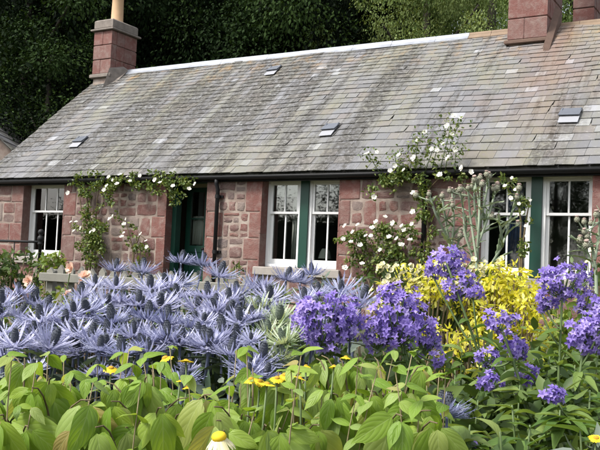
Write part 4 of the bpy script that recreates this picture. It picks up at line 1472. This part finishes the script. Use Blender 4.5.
HEADS_UP = [head_mesh('flower_head', s, MAT['bract'], open_=1.6) for s in (4, 5)]
HEADS_Y = [head_mesh('flower_head', s, MAT['bract_young'], open_=2.1) for s in (6, 7)]
CONES = [cone_mesh(MAT['cone'], 1)]
CONES_Y = [cone_mesh(MAT['cone_green'], 2)]
def holly_leaf_mesh():
    V, F = jag_leaf(7, .55)
    return make_mesh('leaf', V, F, MAT['holly_leaf'], 0.0)
HOLLY_LEAF = holly_leaf_mesh()
def zdepth(py):
    return float(np.interp(py, [250, 270, 300, 345, 375, 410], [3.05, 2.75, 2.35, 1.95, 1.78, 1.5]))
def sea_holly(label, heads, seed, young=False, Zadd=0.0, group='sea hollies in the bed'):
    rr = random.Random(seed)
    rng = np.random.default_rng(seed)
    nmain = len(heads)
    heads = list(heads) + [(rr.choice(heads)[0] + rr.uniform(-17, 17), rr.choice(heads)[1] + rr.uniform(8, 34)) for _ in range(0 if len(heads) < 3 else 2)]
    hp = [P(a, b_ + 5, zdepth(b_) + Zadd + rr.uniform(-.08, .08)) for a, b_ in heads]
    c = np.mean(hp, axis=0)
    g = float(ground_z(c[0], c[1]))
    t = thing('sea_holly', label, 'sea holly', (c[0], c[1], g), group)
    # main stems: one per two or three heads
    order = sorted(range(nmain), key=lambda i: -hp[i][2]) + list(range(nmain, len(hp)))
    for j, i in enumerate(order):
        h = hp[i]
        if j % 3 == 0 or j == 0:
            foot = np.array([c[0] + (h[0] - c[0]) * .25, c[1] + (h[1] - c[1]) * .25, g - .03])
            cv = curve(foot, np.array([c[0] + (h[0] - c[0]) * .7, c[1] + (h[1] - c[1]) * .7, g + (h[2] - g) * .55]), h, 12)
            main = cv
            rad = np.linspace(.006, .0032, 12)
        else:
            k = rr.randint(6, 8)
            m0 = main[k]
            if m0[2] > h[2] - .05: m0 = main[4]
            cv = curve(m0, (m0 + h) / 2 + np.array([(h[0] - m0[0]) * .25, (h[1] - m0[1]) * .25, -.02]), h, 8)
            rad = np.linspace(.004, .0026, 8)
        st = part('stem', MB().tube(cv, rad, 6).mesh('stem', MAT['stem_blue'] if not young else MAT['stem_green'], True), t)
        ax = unit(cv[-1] - cv[-2]) * .55 + np.array([0, 0, .8]) + rng.normal(size=3) * .22 - FW * .10
        v = Vector(list(map(float, ax))).normalized()
        s = rr.uniform(.86, 1.08) if j < nmain else rr.uniform(.5, .8)
        W = Matrix.Translation(Vector(list(map(float, h)))) @ v.to_track_quat('Z', 'Y').to_matrix().to_4x4() @ Matrix.Rotation(rr.uniform(0, 6.28), 4, 'Z') @ Matrix.Scale(s, 4)
        hd = part('flower_head', rr.choice(HEADS_Y if young else (HEADS if rr.random() < .6 else HEADS_UP)), t, world=W)
        cs = s * rr.uniform(.72, 1.05)
        part('cone', (CONES_Y if young else CONES)[0], hd, world=W @ Matrix.Translation((0, 0, .010)) @ Matrix.Scale(cs / s, 4))
        # stem leaves
        for k in range(3 if j % 3 else 7):
            q = cv[rr.randint(max(2, len(cv) // 3), len(cv) - 2)]
            a = rr.uniform(0, 6.28)
            d = np.array([math.cos(a), math.sin(a), rr.uniform(-.1, .6)])
            part('leaf', HOLLY_LEAF, t, world=mat_from(q, d, (0, 0, 1), rr.uniform(.05, .10)))
    # basal foliage
    bl = [(np.array([c[0] + rng.normal() * .12, c[1] + rng.normal() * .12, g + .1 + .12 * k]), (.17, .17, .12)) for k in range(5)]
    part('basal_foliage', leaf_cloud('basal_foliage', bl, 600, .05, .4, MAT['holly_leaf'], seed, T=leafT6(.4)), t, kind='stuff')
HOLLY = [
    ('sea holly at the left edge below the leafy bush, tall dark cone on top', [(19, 290), (18, 313), (2, 300), (33, 300)]),
    ('sea holly at the lower left edge just above the big drooping leaves', [(15, 341), (2, 330), (32, 334), (50, 343), (3, 352)]),
    ('sea holly below the peach roses, two heads side by side', [(41, 317), (45, 306), (58, 330), (28, 322)]),
    ('sea holly directly right of the peach roses, in front of the fence rail', [(95, 281), (82, 293), (74, 309), (88, 308)]),
    ('sea holly below the small wall rose with a double tier of heads', [(115, 266), (116, 283), (106, 300), (125, 301)]),
    ('sea holly in front of the stone left of the door, single tall head', [(142, 268), (138, 300), (139, 313), (150, 285)]),
    ('sea holly straight below the open doorway, highest of the bed', [(181, 258), (181, 279), (202, 261), (168, 283)]),
    ('sea holly in mid bed below the doorway, large round ruffs', [(177, 293), (166, 319), (148, 315), (160, 303)]),
    ('sea holly in front of the foot of the downpipe', [(219, 271), (208, 293), (215, 307), (196, 304)]),
    ('sea holly above the pair of yellow daisies', [(191, 323), (180, 340), (198, 334), (209, 343), (168, 335)]),
    ('sea holly in deep shade above the lone yellow daisy on the left', [(75, 330), (104, 346), (65, 320), (90, 335), (109, 330), (78, 348)]),
    ('dark small headed sea holly in the hollow above the left pair of daisies', [(133, 332), (112, 318), (122, 350), (148, 348), (150, 333)]),
    ('sea holly below the stone sill left of the middle window', [(237, 292), (229, 297), (242, 305), (240, 318), (226, 312)]),
    ('sea holly below the left sash of the middle window', [(263, 283), (256, 284), (270, 295), (286, 275)]),
    ('sea holly standing before the green mullion of the middle window', [(300, 278), (312, 270), (318, 290), (305, 296)]),
    ('sea holly between the two dark violet bellflower heads', [(335, 296), (355, 304), (341, 288), (362, 296)]),
    ('low sea holly just behind the cluster of yellow daisies', [(248, 364), (230, 350), (207, 340), (222, 330), (235, 338), (262, 356)]),
]
for i, (lab, hd) in enumerate(HOLLY):
    sea_holly(lab, hd, 100 + i)
sea_holly('young green sea holly left of the left bellflower head', [(281, 292), (258, 306), (279, 317), (268, 330), (284, 338)], 130, young=True)
sea_holly('small blue sea holly among the big leaves at lower right of centre', [(440, 407), (447, 412)], 131, Zadd=.0)

# ------------------------------------------------------------------ bellflowers
def floret(seed):
    rr = random.Random(seed)
    b = MB()
    for k in range(5):
        n = 4
        V, F = [], []
        for i in range(n + 1):
            t = i / n
            w = [.35, .55, .66, .44, .05][i] * .42
            z = .32 * t ** .7 - .30 * t * t + (.0 if i < 4 else -.05)
            V += [(-w / 2, t * .5 + .02, z * .5 + .03), (0, t * .5 + .02, z * .5), (w / 2, t * .5 + .02, z * .5 + .03)]
        for i in range(n):
            for q in range(2):
                a = 3 * i + q; F.append((a, a + 1, a + 4, a + 3))
        V = rotz(rotx(np.array(V), rr.uniform(.1, .45)), 2 * math.pi * k / 5 + rr.uniform(-.1, .1))
        b.add(V, F, rr.uniform(0, .15))
    V, F = lathe([(.02, -.16), (.07, -.08), (.09, 0), (.05, .03)], 6)
    b.add(V, F, .05)
    b.tube([(0, 0, 0), (0, .02, .22)], [.018, .03], 5, .9)
    return b.mesh('floret', MAT['violet'])
FLORETS = [floret(s) for s in range(4)]
BUDS = make_mesh('flower_bud', *(lambda q: (q[0] * .5, q[1]))(lathe([(.05, -.3), (.14, -.1), (.16, .15), (.09, .45), (.01, .62)], 6)), MAT['violet'], .0)
def lance_leaf(seed, nL=8, W=.36, curl=.25):
    rr = random.Random(seed)
    V, F, U = [], [], []
    for i in range(nL + 1):
        t = i / nL
        w = W * max(.015, math.sin(math.pi * t ** .72)) ** .85
        if i % 2: w *= 1.06
        z = -curl * t * t + .10 * math.sin(t * 3 + seed)
        for k in range(5):
            u = (k - 2) / 2
            V.append((u * w / 2, t * (1 - .05 * curl), z + abs(u) * w * .28 + rr.uniform(-.006, .006)))
            U.append((u * .5 + .5, t))
    for i in range(nL):
        for k in range(4):
            a = 5 * i + k; F.append((a, a + 1, a + 6, a + 5))
    return V, F, U
BELL_LEAF = []
for s in range(4):
    V, F, U = lance_leaf(s, curl=.15 + .12 * s)
    BELL_LEAF.append(make_mesh('leaf', V, F, MAT['bell_leaf'], 0.0, uv=U, smooth=True))
def bellflower(label, foot, clusters, Z, seed, fs=.025, nleaf=30):
    """clusters: list of (px,py,rx,ry,count); foot: pixel the stem passes at the bottom"""
    rr = random.Random(seed)
    rng = np.random.default_rng(seed)
    c0 = P(clusters[0][0], clusters[0][1], Z)
    f = P(foot[0], foot[1], Z - .05)
    # carry the stem line on down to the ground
    g = float(ground_z(f[0], f[1]))
    dxy = (f - c0)
    k = min(1.8, (c0[2] - g) / max(.05, (c0[2] - f[2])))
    base = np.array([c0[0] + dxy[0] * (1 + (k - 1) * .35), c0[1] + dxy[1] * (1 + (k - 1) * .35), g - .03])
    t = thing('bellflower', label, 'bellflower', (base[0], base[1], g), 'violet bellflowers')
    mid = f.copy()
    main = np.concatenate([curve(base, (base + mid) / 2 + np.array([0, 0, .05]), mid, 8), curve(mid, (mid + c0) / 2 + np.array([0, 0, .02]), c0, 10)[1:]])
    part('stem', MB().tube(main, np.linspace(.0065, .003, len(main)), 7).mesh('stem', MAT['stem_green'], True), t)
    for ci, (px, py, rx, ry, n) in enumerate(clusters):
        c = P(px, py, Z + rr.uniform(-.04, .06))
        a, b_ = rx * Z / 850, ry * Z / 850
        root = main[-1] if ci == 0 else main[rr.randint(len(main) - 6, len(main) - 3)]
        if ci:
            part('stem', MB().tube(curve(root, (root + c) / 2 + np.array([0, 0, -.03]), c - np.array([0, 0, b_ * .6]), 7), .0028, 5).mesh('stem', MAT['stem_green'], True), t)
        # branchlets within the panicle, florets at their ends
        low = c - np.array([0, 0, b_ * .8])
        br = MB()
        for i in range(int(n * 1.7)):
            d = rvec(rng, 1)[0]
            if d @ FW > .3: d = d - 1.4 * (d @ FW) * FW
            d = d * (0.45 + .57 * rr.random() ** .8)
            q = c + RT * d[0] * a + UP * d[2] * b_ + FW * d[1] * min(a, b_) * .8
            if i % 3 == 0:
                br.tube(curve(low, (low + q) / 2 + np.array([0, 0, -.01]), q, 4), .0014, 4)
            nn = unit(unit(q - c) * .9 + np.array([0, 0, .35]) - FW * .55 + rng.normal(size=3) * .35)
            v = Vector(list(map(float, nn)))
            W = Matrix.Translation(Vector(list(map(float, q)))) @ v.to_track_quat('Z', 'Y').to_matrix().to_4x4() @ Matrix.Rotation(rr.uniform(0, 6.28), 4, 'Z') @ Matrix.Scale(fs * rr.uniform(.8, 1.15), 4)
            part('floret', rr.choice(FLORETS), t, world=W)
            if i % 4 == 0:
                q2 = q + rng.normal(size=3) * .012
                part('flower_bud', BUDS, t, world=Matrix.Translation(Vector(list(map(float, q2)))) @ v.to_track_quat('Z', 'Y').to_matrix().to_4x4() @ Matrix.Scale(fs * .6, 4))
        part('panicle_branch', br.mesh('panicle_branch', MAT['stem_green']), t, kind='stuff')
    for k in range(nleaf):
        i = int(2 + (len(main) - 6) * (k / nleaf) ** .8)
        q = main[i] + (main[i + 1] - main[i]) * rr.random()
        a = k * 2.4 + rr.uniform(-.4, .4)
        d = np.array([math.cos(a), math.sin(a), rr.uniform(-.15, .5)])
        L = .095 * (1.15 - .6 * i / len(main)) * rr.uniform(.8, 1.2)
        part('leaf', rr.choice(BELL_LEAF), t, world=mat_from(q, d, (rr.uniform(-.2, .2), rr.uniform(-.2, .2), 1), L))
BELLS = [
    ('dense violet bellflower head right of the young green sea holly', (335, 400), [(322, 322, 34, 30, 95), (345, 320, 22, 24, 40), (305, 312, 14, 16, 18)], 2.1),
    ('broad violet bellflower head in front of the cream shrub', (418, 420), [(398, 318, 34, 34, 100), (378, 330, 20, 24, 40), (424, 335, 18, 24, 36), (390, 292, 14, 10, 14), (437, 358, 8, 8, 8)], 2.15),
    ('tall violet bellflower reaching up towards the silver thistle', (510, 448), [(446, 262, 24, 17, 46), (460, 285, 20, 16, 36), (432, 268, 11, 10, 10), (473, 293, 12, 8, 10)], 2.5),
    ('loose violet bellflower spray with drooping tufts in front of the golden leaves', (540, 448), [(499, 322, 20, 11, 21), (517, 348, 13, 12, 18), (487, 358, 13, 10, 16), (490, 382, 13, 10, 15), (527, 373, 11, 11, 13), (508, 340, 10, 10, 8)], 2.2),
    ('violet bellflower head at the right below the near window', (556, 440), [(563, 280, 31, 22, 74), (545, 300, 16, 10, 16), (585, 300, 16, 12, 20), (541, 306, 10, 7, 8)], 2.45),
    ('violet bellflower head cut by the right edge below the taller one', (572, 450), [(585, 332, 24, 24, 66), (604, 310, 14, 16, 18)], 2.15),
    ('small violet bellflower low in the green leaves at the right', (572, 440), [(553, 395, 11, 8, 10)], 1.9),
    ('small violet bellflower at the bottom edge right of the big leaves', (470, 460), [(463, 444, 12, 7, 9)], 1.6),
]
for i, (lab, foot, cl, Z) in enumerate(BELLS):
    bellflower(lab, foot, cl, Z, 200 + i)
# leafy bellflower clumps without flowers, lower right
def leafy_clump(label, tips, seed, n=26):
    rr = random.Random(seed)
    ps = [P(*q) for q in tips]
    c = np.mean(ps, axis=0)
    g = float(ground_z(c[0], c[1]))
    t = thing('leafy_clump', label, 'leafy plant', (c[0], c[1], g), 'leafy clumps under the bellflowers')
    for tip in ps:
        base = np.array([c[0] + (tip[0] - c[0]) * .5, c[1] + (tip[1] - c[1]) * .5, g - .03])
        cv = curve(base, (base + tip) / 2 + np.array([rr.uniform(-.04, .04), rr.uniform(-.04, .04), 0]), tip, 12)
        part('stem', MB().tube(cv, np.linspace(.006, .002, 12), 6).mesh('stem', MAT['stem_green'], True), t)
        for k in range(n):
            u = .30 + .70 * (k / n) ** .8
            q = cv[min(11, int(u * 11))]
            if int(u * 11) < 11: q = q + (cv[int(u * 11) + 1] - q) * (u * 11 - int(u * 11))
            a = k * 2.4 + rr.uniform(-.4, .4)
            d = np.array([math.cos(a), math.sin(a), rr.uniform(-.2, .55) + .4 * (u > .93)])
            part('leaf', rr.choice(BELL_LEAF), t, world=mat_from(q, d, (rr.uniform(-.25, .25), rr.uniform(-.25, .25), 1), .082 * rr.uniform(.7, 1.3) * (1 - .25 * (u > .9))))
leafy_clump('leafy green clump between the big drooping leaves and the loose bellflower spray', [(450, 400, 1.9), (470, 425, 1.7), (436, 385, 2.1), (478, 400, 2.1), (455, 370, 2.3)], 301)
leafy_clump('leafy green clump at the bottom below the loose bellflower spray', [(512, 405, 1.95), (530, 425, 1.7), (500, 432, 1.6), (520, 385, 2.15), (545, 395, 2.2)], 302)
leafy_clump('leafy green clump in the bottom right corner', [(560, 410, 1.85), (580, 430, 1.65), (603, 425, 1.75), (590, 390, 2.0), (605, 380, 2.3)], 303)
leafy_clump('leafy green clump behind the bellflower stems below the golden shrub', [(480, 352, 2.6), (530, 350, 2.7), (550, 355, 2.5), (505, 365, 2.6), (462, 350, 2.6)], 304)
leafy_clump('leafy green clump between the two right hand bellflower heads', [(575, 365, 2.4), (598, 355, 2.5), (560, 340, 2.75), (585, 372, 2.5)], 305)

MAT['pale_twig'] = m_plain('pale_twig', (.26, .21, .12), .8, .3, 30)
# ------------------------------------------------------------------ big drooping leaves in the foreground
def big_leaf(seed):
    rr = random.Random(seed)
    nL, nW = 11, 6
    V, F, U = [], [], []
    bend = rr.uniform(.15, .5); fold = rr.uniform(.10, .32); wav = rr.uniform(.008, .025); skew = rr.uniform(-.07, .07)
    W = rr.uniform(.40, .52)
    ang = 0.0; y = z = 0.0
    spine = []
    for i in range(nL + 1):
        spine.append((y, z))
        ang = -bend * (i / nL) * 1.4 + .35 * max(0, .25 - i / nL)
        y += math.cos(ang) / nL; z += math.sin(ang) / nL
    for i in range(nL + 1):
        t = i / nL
        w = W * (max(0.0, math.sin(math.pi * t ** .70)) ** .80) * (1 - .12 * t) + .012
        if t > .72: w *= 1 - (t - .72) * 1.9
        for k in range(nW + 1):
            u = (k / nW - .5) * 2
            V.append((u * w / 2 + skew * t * t, spine[i][0], spine[i][1] + fold * abs(u) * w * .5 - .10 * u * u * w + wav * math.sin(t * 9 + (3 if u > 0 else 0)) * abs(u)))
            U.append((u * .5 + .5, t))
    n = nW + 1
    for i in range(nL):
        for k in range(nW):
            a = n * i + k; F.append((a, a + 1, a + n + 1, a + n))
    return make_mesh('leaf', V, F, MAT['dog'], 0.0, uv=U, smooth=True)
BIG = [big_leaf(s) for s in range(7)]
def leaf_plant(label, basepx, Zb, targets, seed, Lmean=.078):
    """targets: (px,py,Z) ends of twigs; leaves hang in pairs along each twig"""
    rr = random.Random(seed)
    f = P(basepx, 430, Zb)
    g = float(ground_z(f[0], f[1]))
    t = thing('leafy_shrub', label, 'shrub', (f[0], f[1], g), 'big leaved shrubs in the foreground')
    crown = np.array([f[0], f[1], g])
    for ti, (px, py, Z) in enumerate(targets):
        e = P(px, py, Z)
        s = crown + np.array([rr.uniform(-.05, .05), rr.uniform(-.05, .05), -.03])
        m = s + (e - s) * .22
        m[2] = e[2] + .01
        cv = curve(s, m, e, 14)
        part('twig', MB().tube(cv, np.linspace(.004, .0009, 14), 6).mesh('twig', MAT['twig'], True), t)
        side = rr.uniform(0, 6.28)
        nodes = [13, 12, 11, 10, 8] if ti % 2 else [13, 12, 10, 9, 7]
        for j, k in enumerate(nodes):
            for sgn in (-1, 1):
                if j > 2 and rr.random() < .25: continue
                q = cv[k]
                tw = unit(cv[k] - cv[k - 1])
                lat = unit(np.cross(tw, (0, 0, 1))) * sgn
                d = unit(lat * rr.uniform(.1, .6) + RT * rr.uniform(-.35, .35) + np.array([0, 0, -rr.uniform(.7, 1.7) if rr.random() < .9 else -rr.uniform(.15, .5)]) - FW * rr.uniform(-.2, .35))
                up_ = unit(-FW * rr.uniform(.6, 1.2) + np.array([0, 0, rr.uniform(.0, .6)]) + RT * rr.uniform(-.8, .8))
                L = Lmean * float(np.interp(py, [360, 400, 430], [.72, 1.0, 1.18])) * (rr.uniform(.6, 1.1) if rr.random() < .75 else rr.uniform(1.1, 1.4)) * (.75 if j == 0 else 1)
                pet = q + d * .008
                part('leaf', rr.choice(BIG), t, world=mat_from(pet, d, up_, L))
def small_shoots(label, x0, x1, seed, n=26):
    """a wiry plant with thin pale twigs and small leaves threaded through the big ones"""
    rr = random.Random(seed)
    f = P((x0 + x1) / 2, 430, 1.45)
    g = float(ground_z(f[0], f[1]))
    t = thing('wiry_shoots', label, 'leafy plant', (f[0], f[1], g), 'wiry shoots between the big leaves')
    for i in range(n):
        px = x0 + (x1 - x0) * (i + rr.random()) / n
        e = P(px, rr.uniform(346, 415), rr.uniform(1.12, 1.62))
        s = np.array([e[0] + (f[0] - e[0]) * .35, e[1] + (f[1] - e[1]) * .35, g - .03])
        m = (s + e) / 2 + np.array([rr.uniform(-.06, .06), rr.uniform(-.06, .06), .12])
        cv = curve(s, m, e, 14)
        part('twig', MB().tube(cv, np.linspace(.0022, .0008, 14), 5).mesh('twig', MAT['pale_twig'], True), t)
        for k in (13, 13, 12, 12, 11, 11, 10, 9):
            a_ = rr.uniform(0, 6.28)
            d = np.array([math.cos(a_), math.sin(a_), rr.uniform(-.9, .5)])
            part('leaf', rr.choice(BIG), t, world=mat_from(cv[k], d, unit(np.array([rr.uniform(-.5, .5), -.5, 1])), rr.uniform(.022, .046)))
def targets(x0, x1, seed, n, y0=362, y1=425):
    rr = random.Random(seed)
    out = []
    for i in range(n):
        px = x0 + (x1 - x0) * (i + rr.random()) / n
        f = rr.random()
        py = y0 - 6 + (y1 + 12 - y0) * f
        Z = 1.46 - .30 * f + rr.uniform(-.14, .12)
        out.append((px, py, Z))
    return out
leaf_plant('big drooping leaved shrub in the lower left corner', 40, 1.32, targets(-15, 105, 1, 21), 401)
leaf_plant('big drooping leaved shrub below the lone yellow daisy and the daisy pair', 150, 1.34, targets(90, 215, 2, 21, 366), 402)
leaf_plant('big drooping leaved shrub below the cluster of yellow daisies', 265, 1.33, targets(205, 325, 3, 21, 372), 403)
leaf_plant('big drooping leaved shrub below the two left bellflower heads', 380, 1.34, targets(315, 440, 4, 22, 356), 404)
small_shoots('wiry shoots with small leaves in the lower left quarter', -10, 150, 501)
small_shoots('wiry shoots with small leaves around the white petalled daisy', 140, 300, 502)
small_shoots('wiry shoots with small leaves below the two left bellflower heads', 290, 450, 503)
# undergrowth that fills the shade below the leaves
def undergrowth():
    rng = np.random.default_rng(9)
    bl = []
    for k in range(460):
        px = rng.uniform(-40, 640); Z = rng.uniform(1.05, 3.6)
        c = P(px, 225, Z)
        g = float(ground_z(c[0], c[1]))
        top = float(np.interp(Z, [1.0, 1.6, 2.2, 3.6], [.42, .56, .64, .72]))
        bl.append((np.array([c[0], c[1], g + rng.uniform(.05, top)]), (.12, .12, .09)))
    o = part('undergrowth', leaf_cloud('undergrowth', bl, 520, .06, .5, MAT['shrub'], 9, T=leafT6(.5)))
    o['kind'] = 'stuff'; o['label'] = 'tangle of small green leaves filling the bed below the flowers'; o['category'] = 'undergrowth'
undergrowth()

# ------------------------------------------------------------------ daisies
def daisy_head(name, mat, n, L, w, droop, seed):
    rr = random.Random(seed)
    b = MB()
    for k in range(n):
        V, F = [], []
        l = L * rr.uniform(.88, 1.08)
        for i, (t, ww) in enumerate(((.2, .5), (.5, .9), (.85, 1), (1.0, .45))):
            z = -droop * t * t * l + .04 * l
            V += [(-w * ww / 2, t * l, z), (0, t * l, z + .03 * l), (w * ww / 2, t * l, z)]
        for i in range(3):
            for q in range(2):
                a = 3 * i + q; F.append((a, a + 1, a + 4, a + 3))
        b.add(rotz(np.array(V), 2 * math.pi * (k + rr.uniform(-.2, .2)) / n), F, rr.random())
    return b.mesh(name, mat)
DAISY_Y = [daisy_head('petals', MAT['yellow'], 18, .5, .15, .15, 1), daisy_head('petals', MAT['yellow'], 16, .5, .17, .4, 2)]
DAISY_W = [daisy_head('petals', MAT['creampetal'], 17, .5, .14, .9, 3)]
V, F = lathe([(.18, -.06), (.2, .02), (.16, .09), (.08, .13), (.01, .14)], 12)
DISC = make_mesh('disc', V, F, MAT['orange_eye'], .2, smooth=True)
DISC_Y = make_mesh('disc', V * 1.25, F, MAT['yellow'], .2, smooth=True)
def daisy(label, heads, seed, size=.029, white=False):
    rr = random.Random(seed)
    ps = [P(a, b_, Z) for a, b_, Z in heads]
    c = np.mean(ps, axis=0)
    g = float(ground_z(c[0], c[1]))
    t = thing('daisy_plant', label, 'daisy', (c[0], c[1], g), 'daisies among the big leaves')
    for p in ps:
        s = np.array([c[0] + (p[0] - c[0]) * .2, c[1] + (p[1] - c[1]) * .2, g - .03])
        part('stem', MB().tube(curve(s, (s + p) / 2 + np.array([rr.uniform(-.03, .03), rr.uniform(-.03, .03), .05]), p, 9), np.linspace(.003, .0016, 9), 5).mesh('stem', MAT['stem_green'], True), t)
        v = Vector((rr.uniform(-.4, .4), rr.uniform(-.45, .25), 1.0)).normalized()
        W = Matrix.Translation(Vector(list(map(float, p)))) @ v.to_track_quat('Z', 'Y').to_matrix().to_4x4() @ Matrix.Rotation(rr.uniform(0, 6.28), 4, 'Z') @ Matrix.Scale(size * rr.uniform(.85, 1.15), 4)
        h = part('flower_head', rr.choice(DAISY_W if white else DAISY_Y), t, world=W)
        part('disc', DISC_Y if white else DISC, h, world=W)
        for k in range(6):
            q = s + (p - s) * rr.uniform(.35, .8)
            a = rr.uniform(0, 6.28)
            part('leaf', HOLLY_LEAF, t, world=mat_from(q, (math.cos(a), math.sin(a), .5), (0, 0, 1), .05))
daisy('lone yellow daisy above the big leaves on the left', [(111, 368, 1.5)], 1, .027)
daisy('pair of yellow daisies under the sea hollies left of centre', [(165, 358, 1.62), (186, 361, 1.62)], 2, .030)
daisy('two small yellow daisies half sunk among the leaves left of centre', [(180, 381, 1.34), (140, 391, 1.28), (187, 387, 1.34)], 3, .015)
daisy('cluster of four yellow daisies below the young green sea holly', [(251, 379, 1.3), (267, 384, 1.26), (277, 378, 1.3), (285, 375, 1.32), (260, 381, 1.32)], 4, .023)
daisy('orange yellow daisies below the left bellflower head', [(300, 378, 1.26), (306, 366, 1.36), (297, 372, 1.34), (334, 366, 1.36), (346, 357, 1.42)], 5, .017)
daisy('white petalled daisy with yellow eye near the bottom edge', [(219, 437, .97)], 6, .034, True)
daisy('yellow daisy in the bottom right corner', [(596, 438, 1.6)], 7, .03)
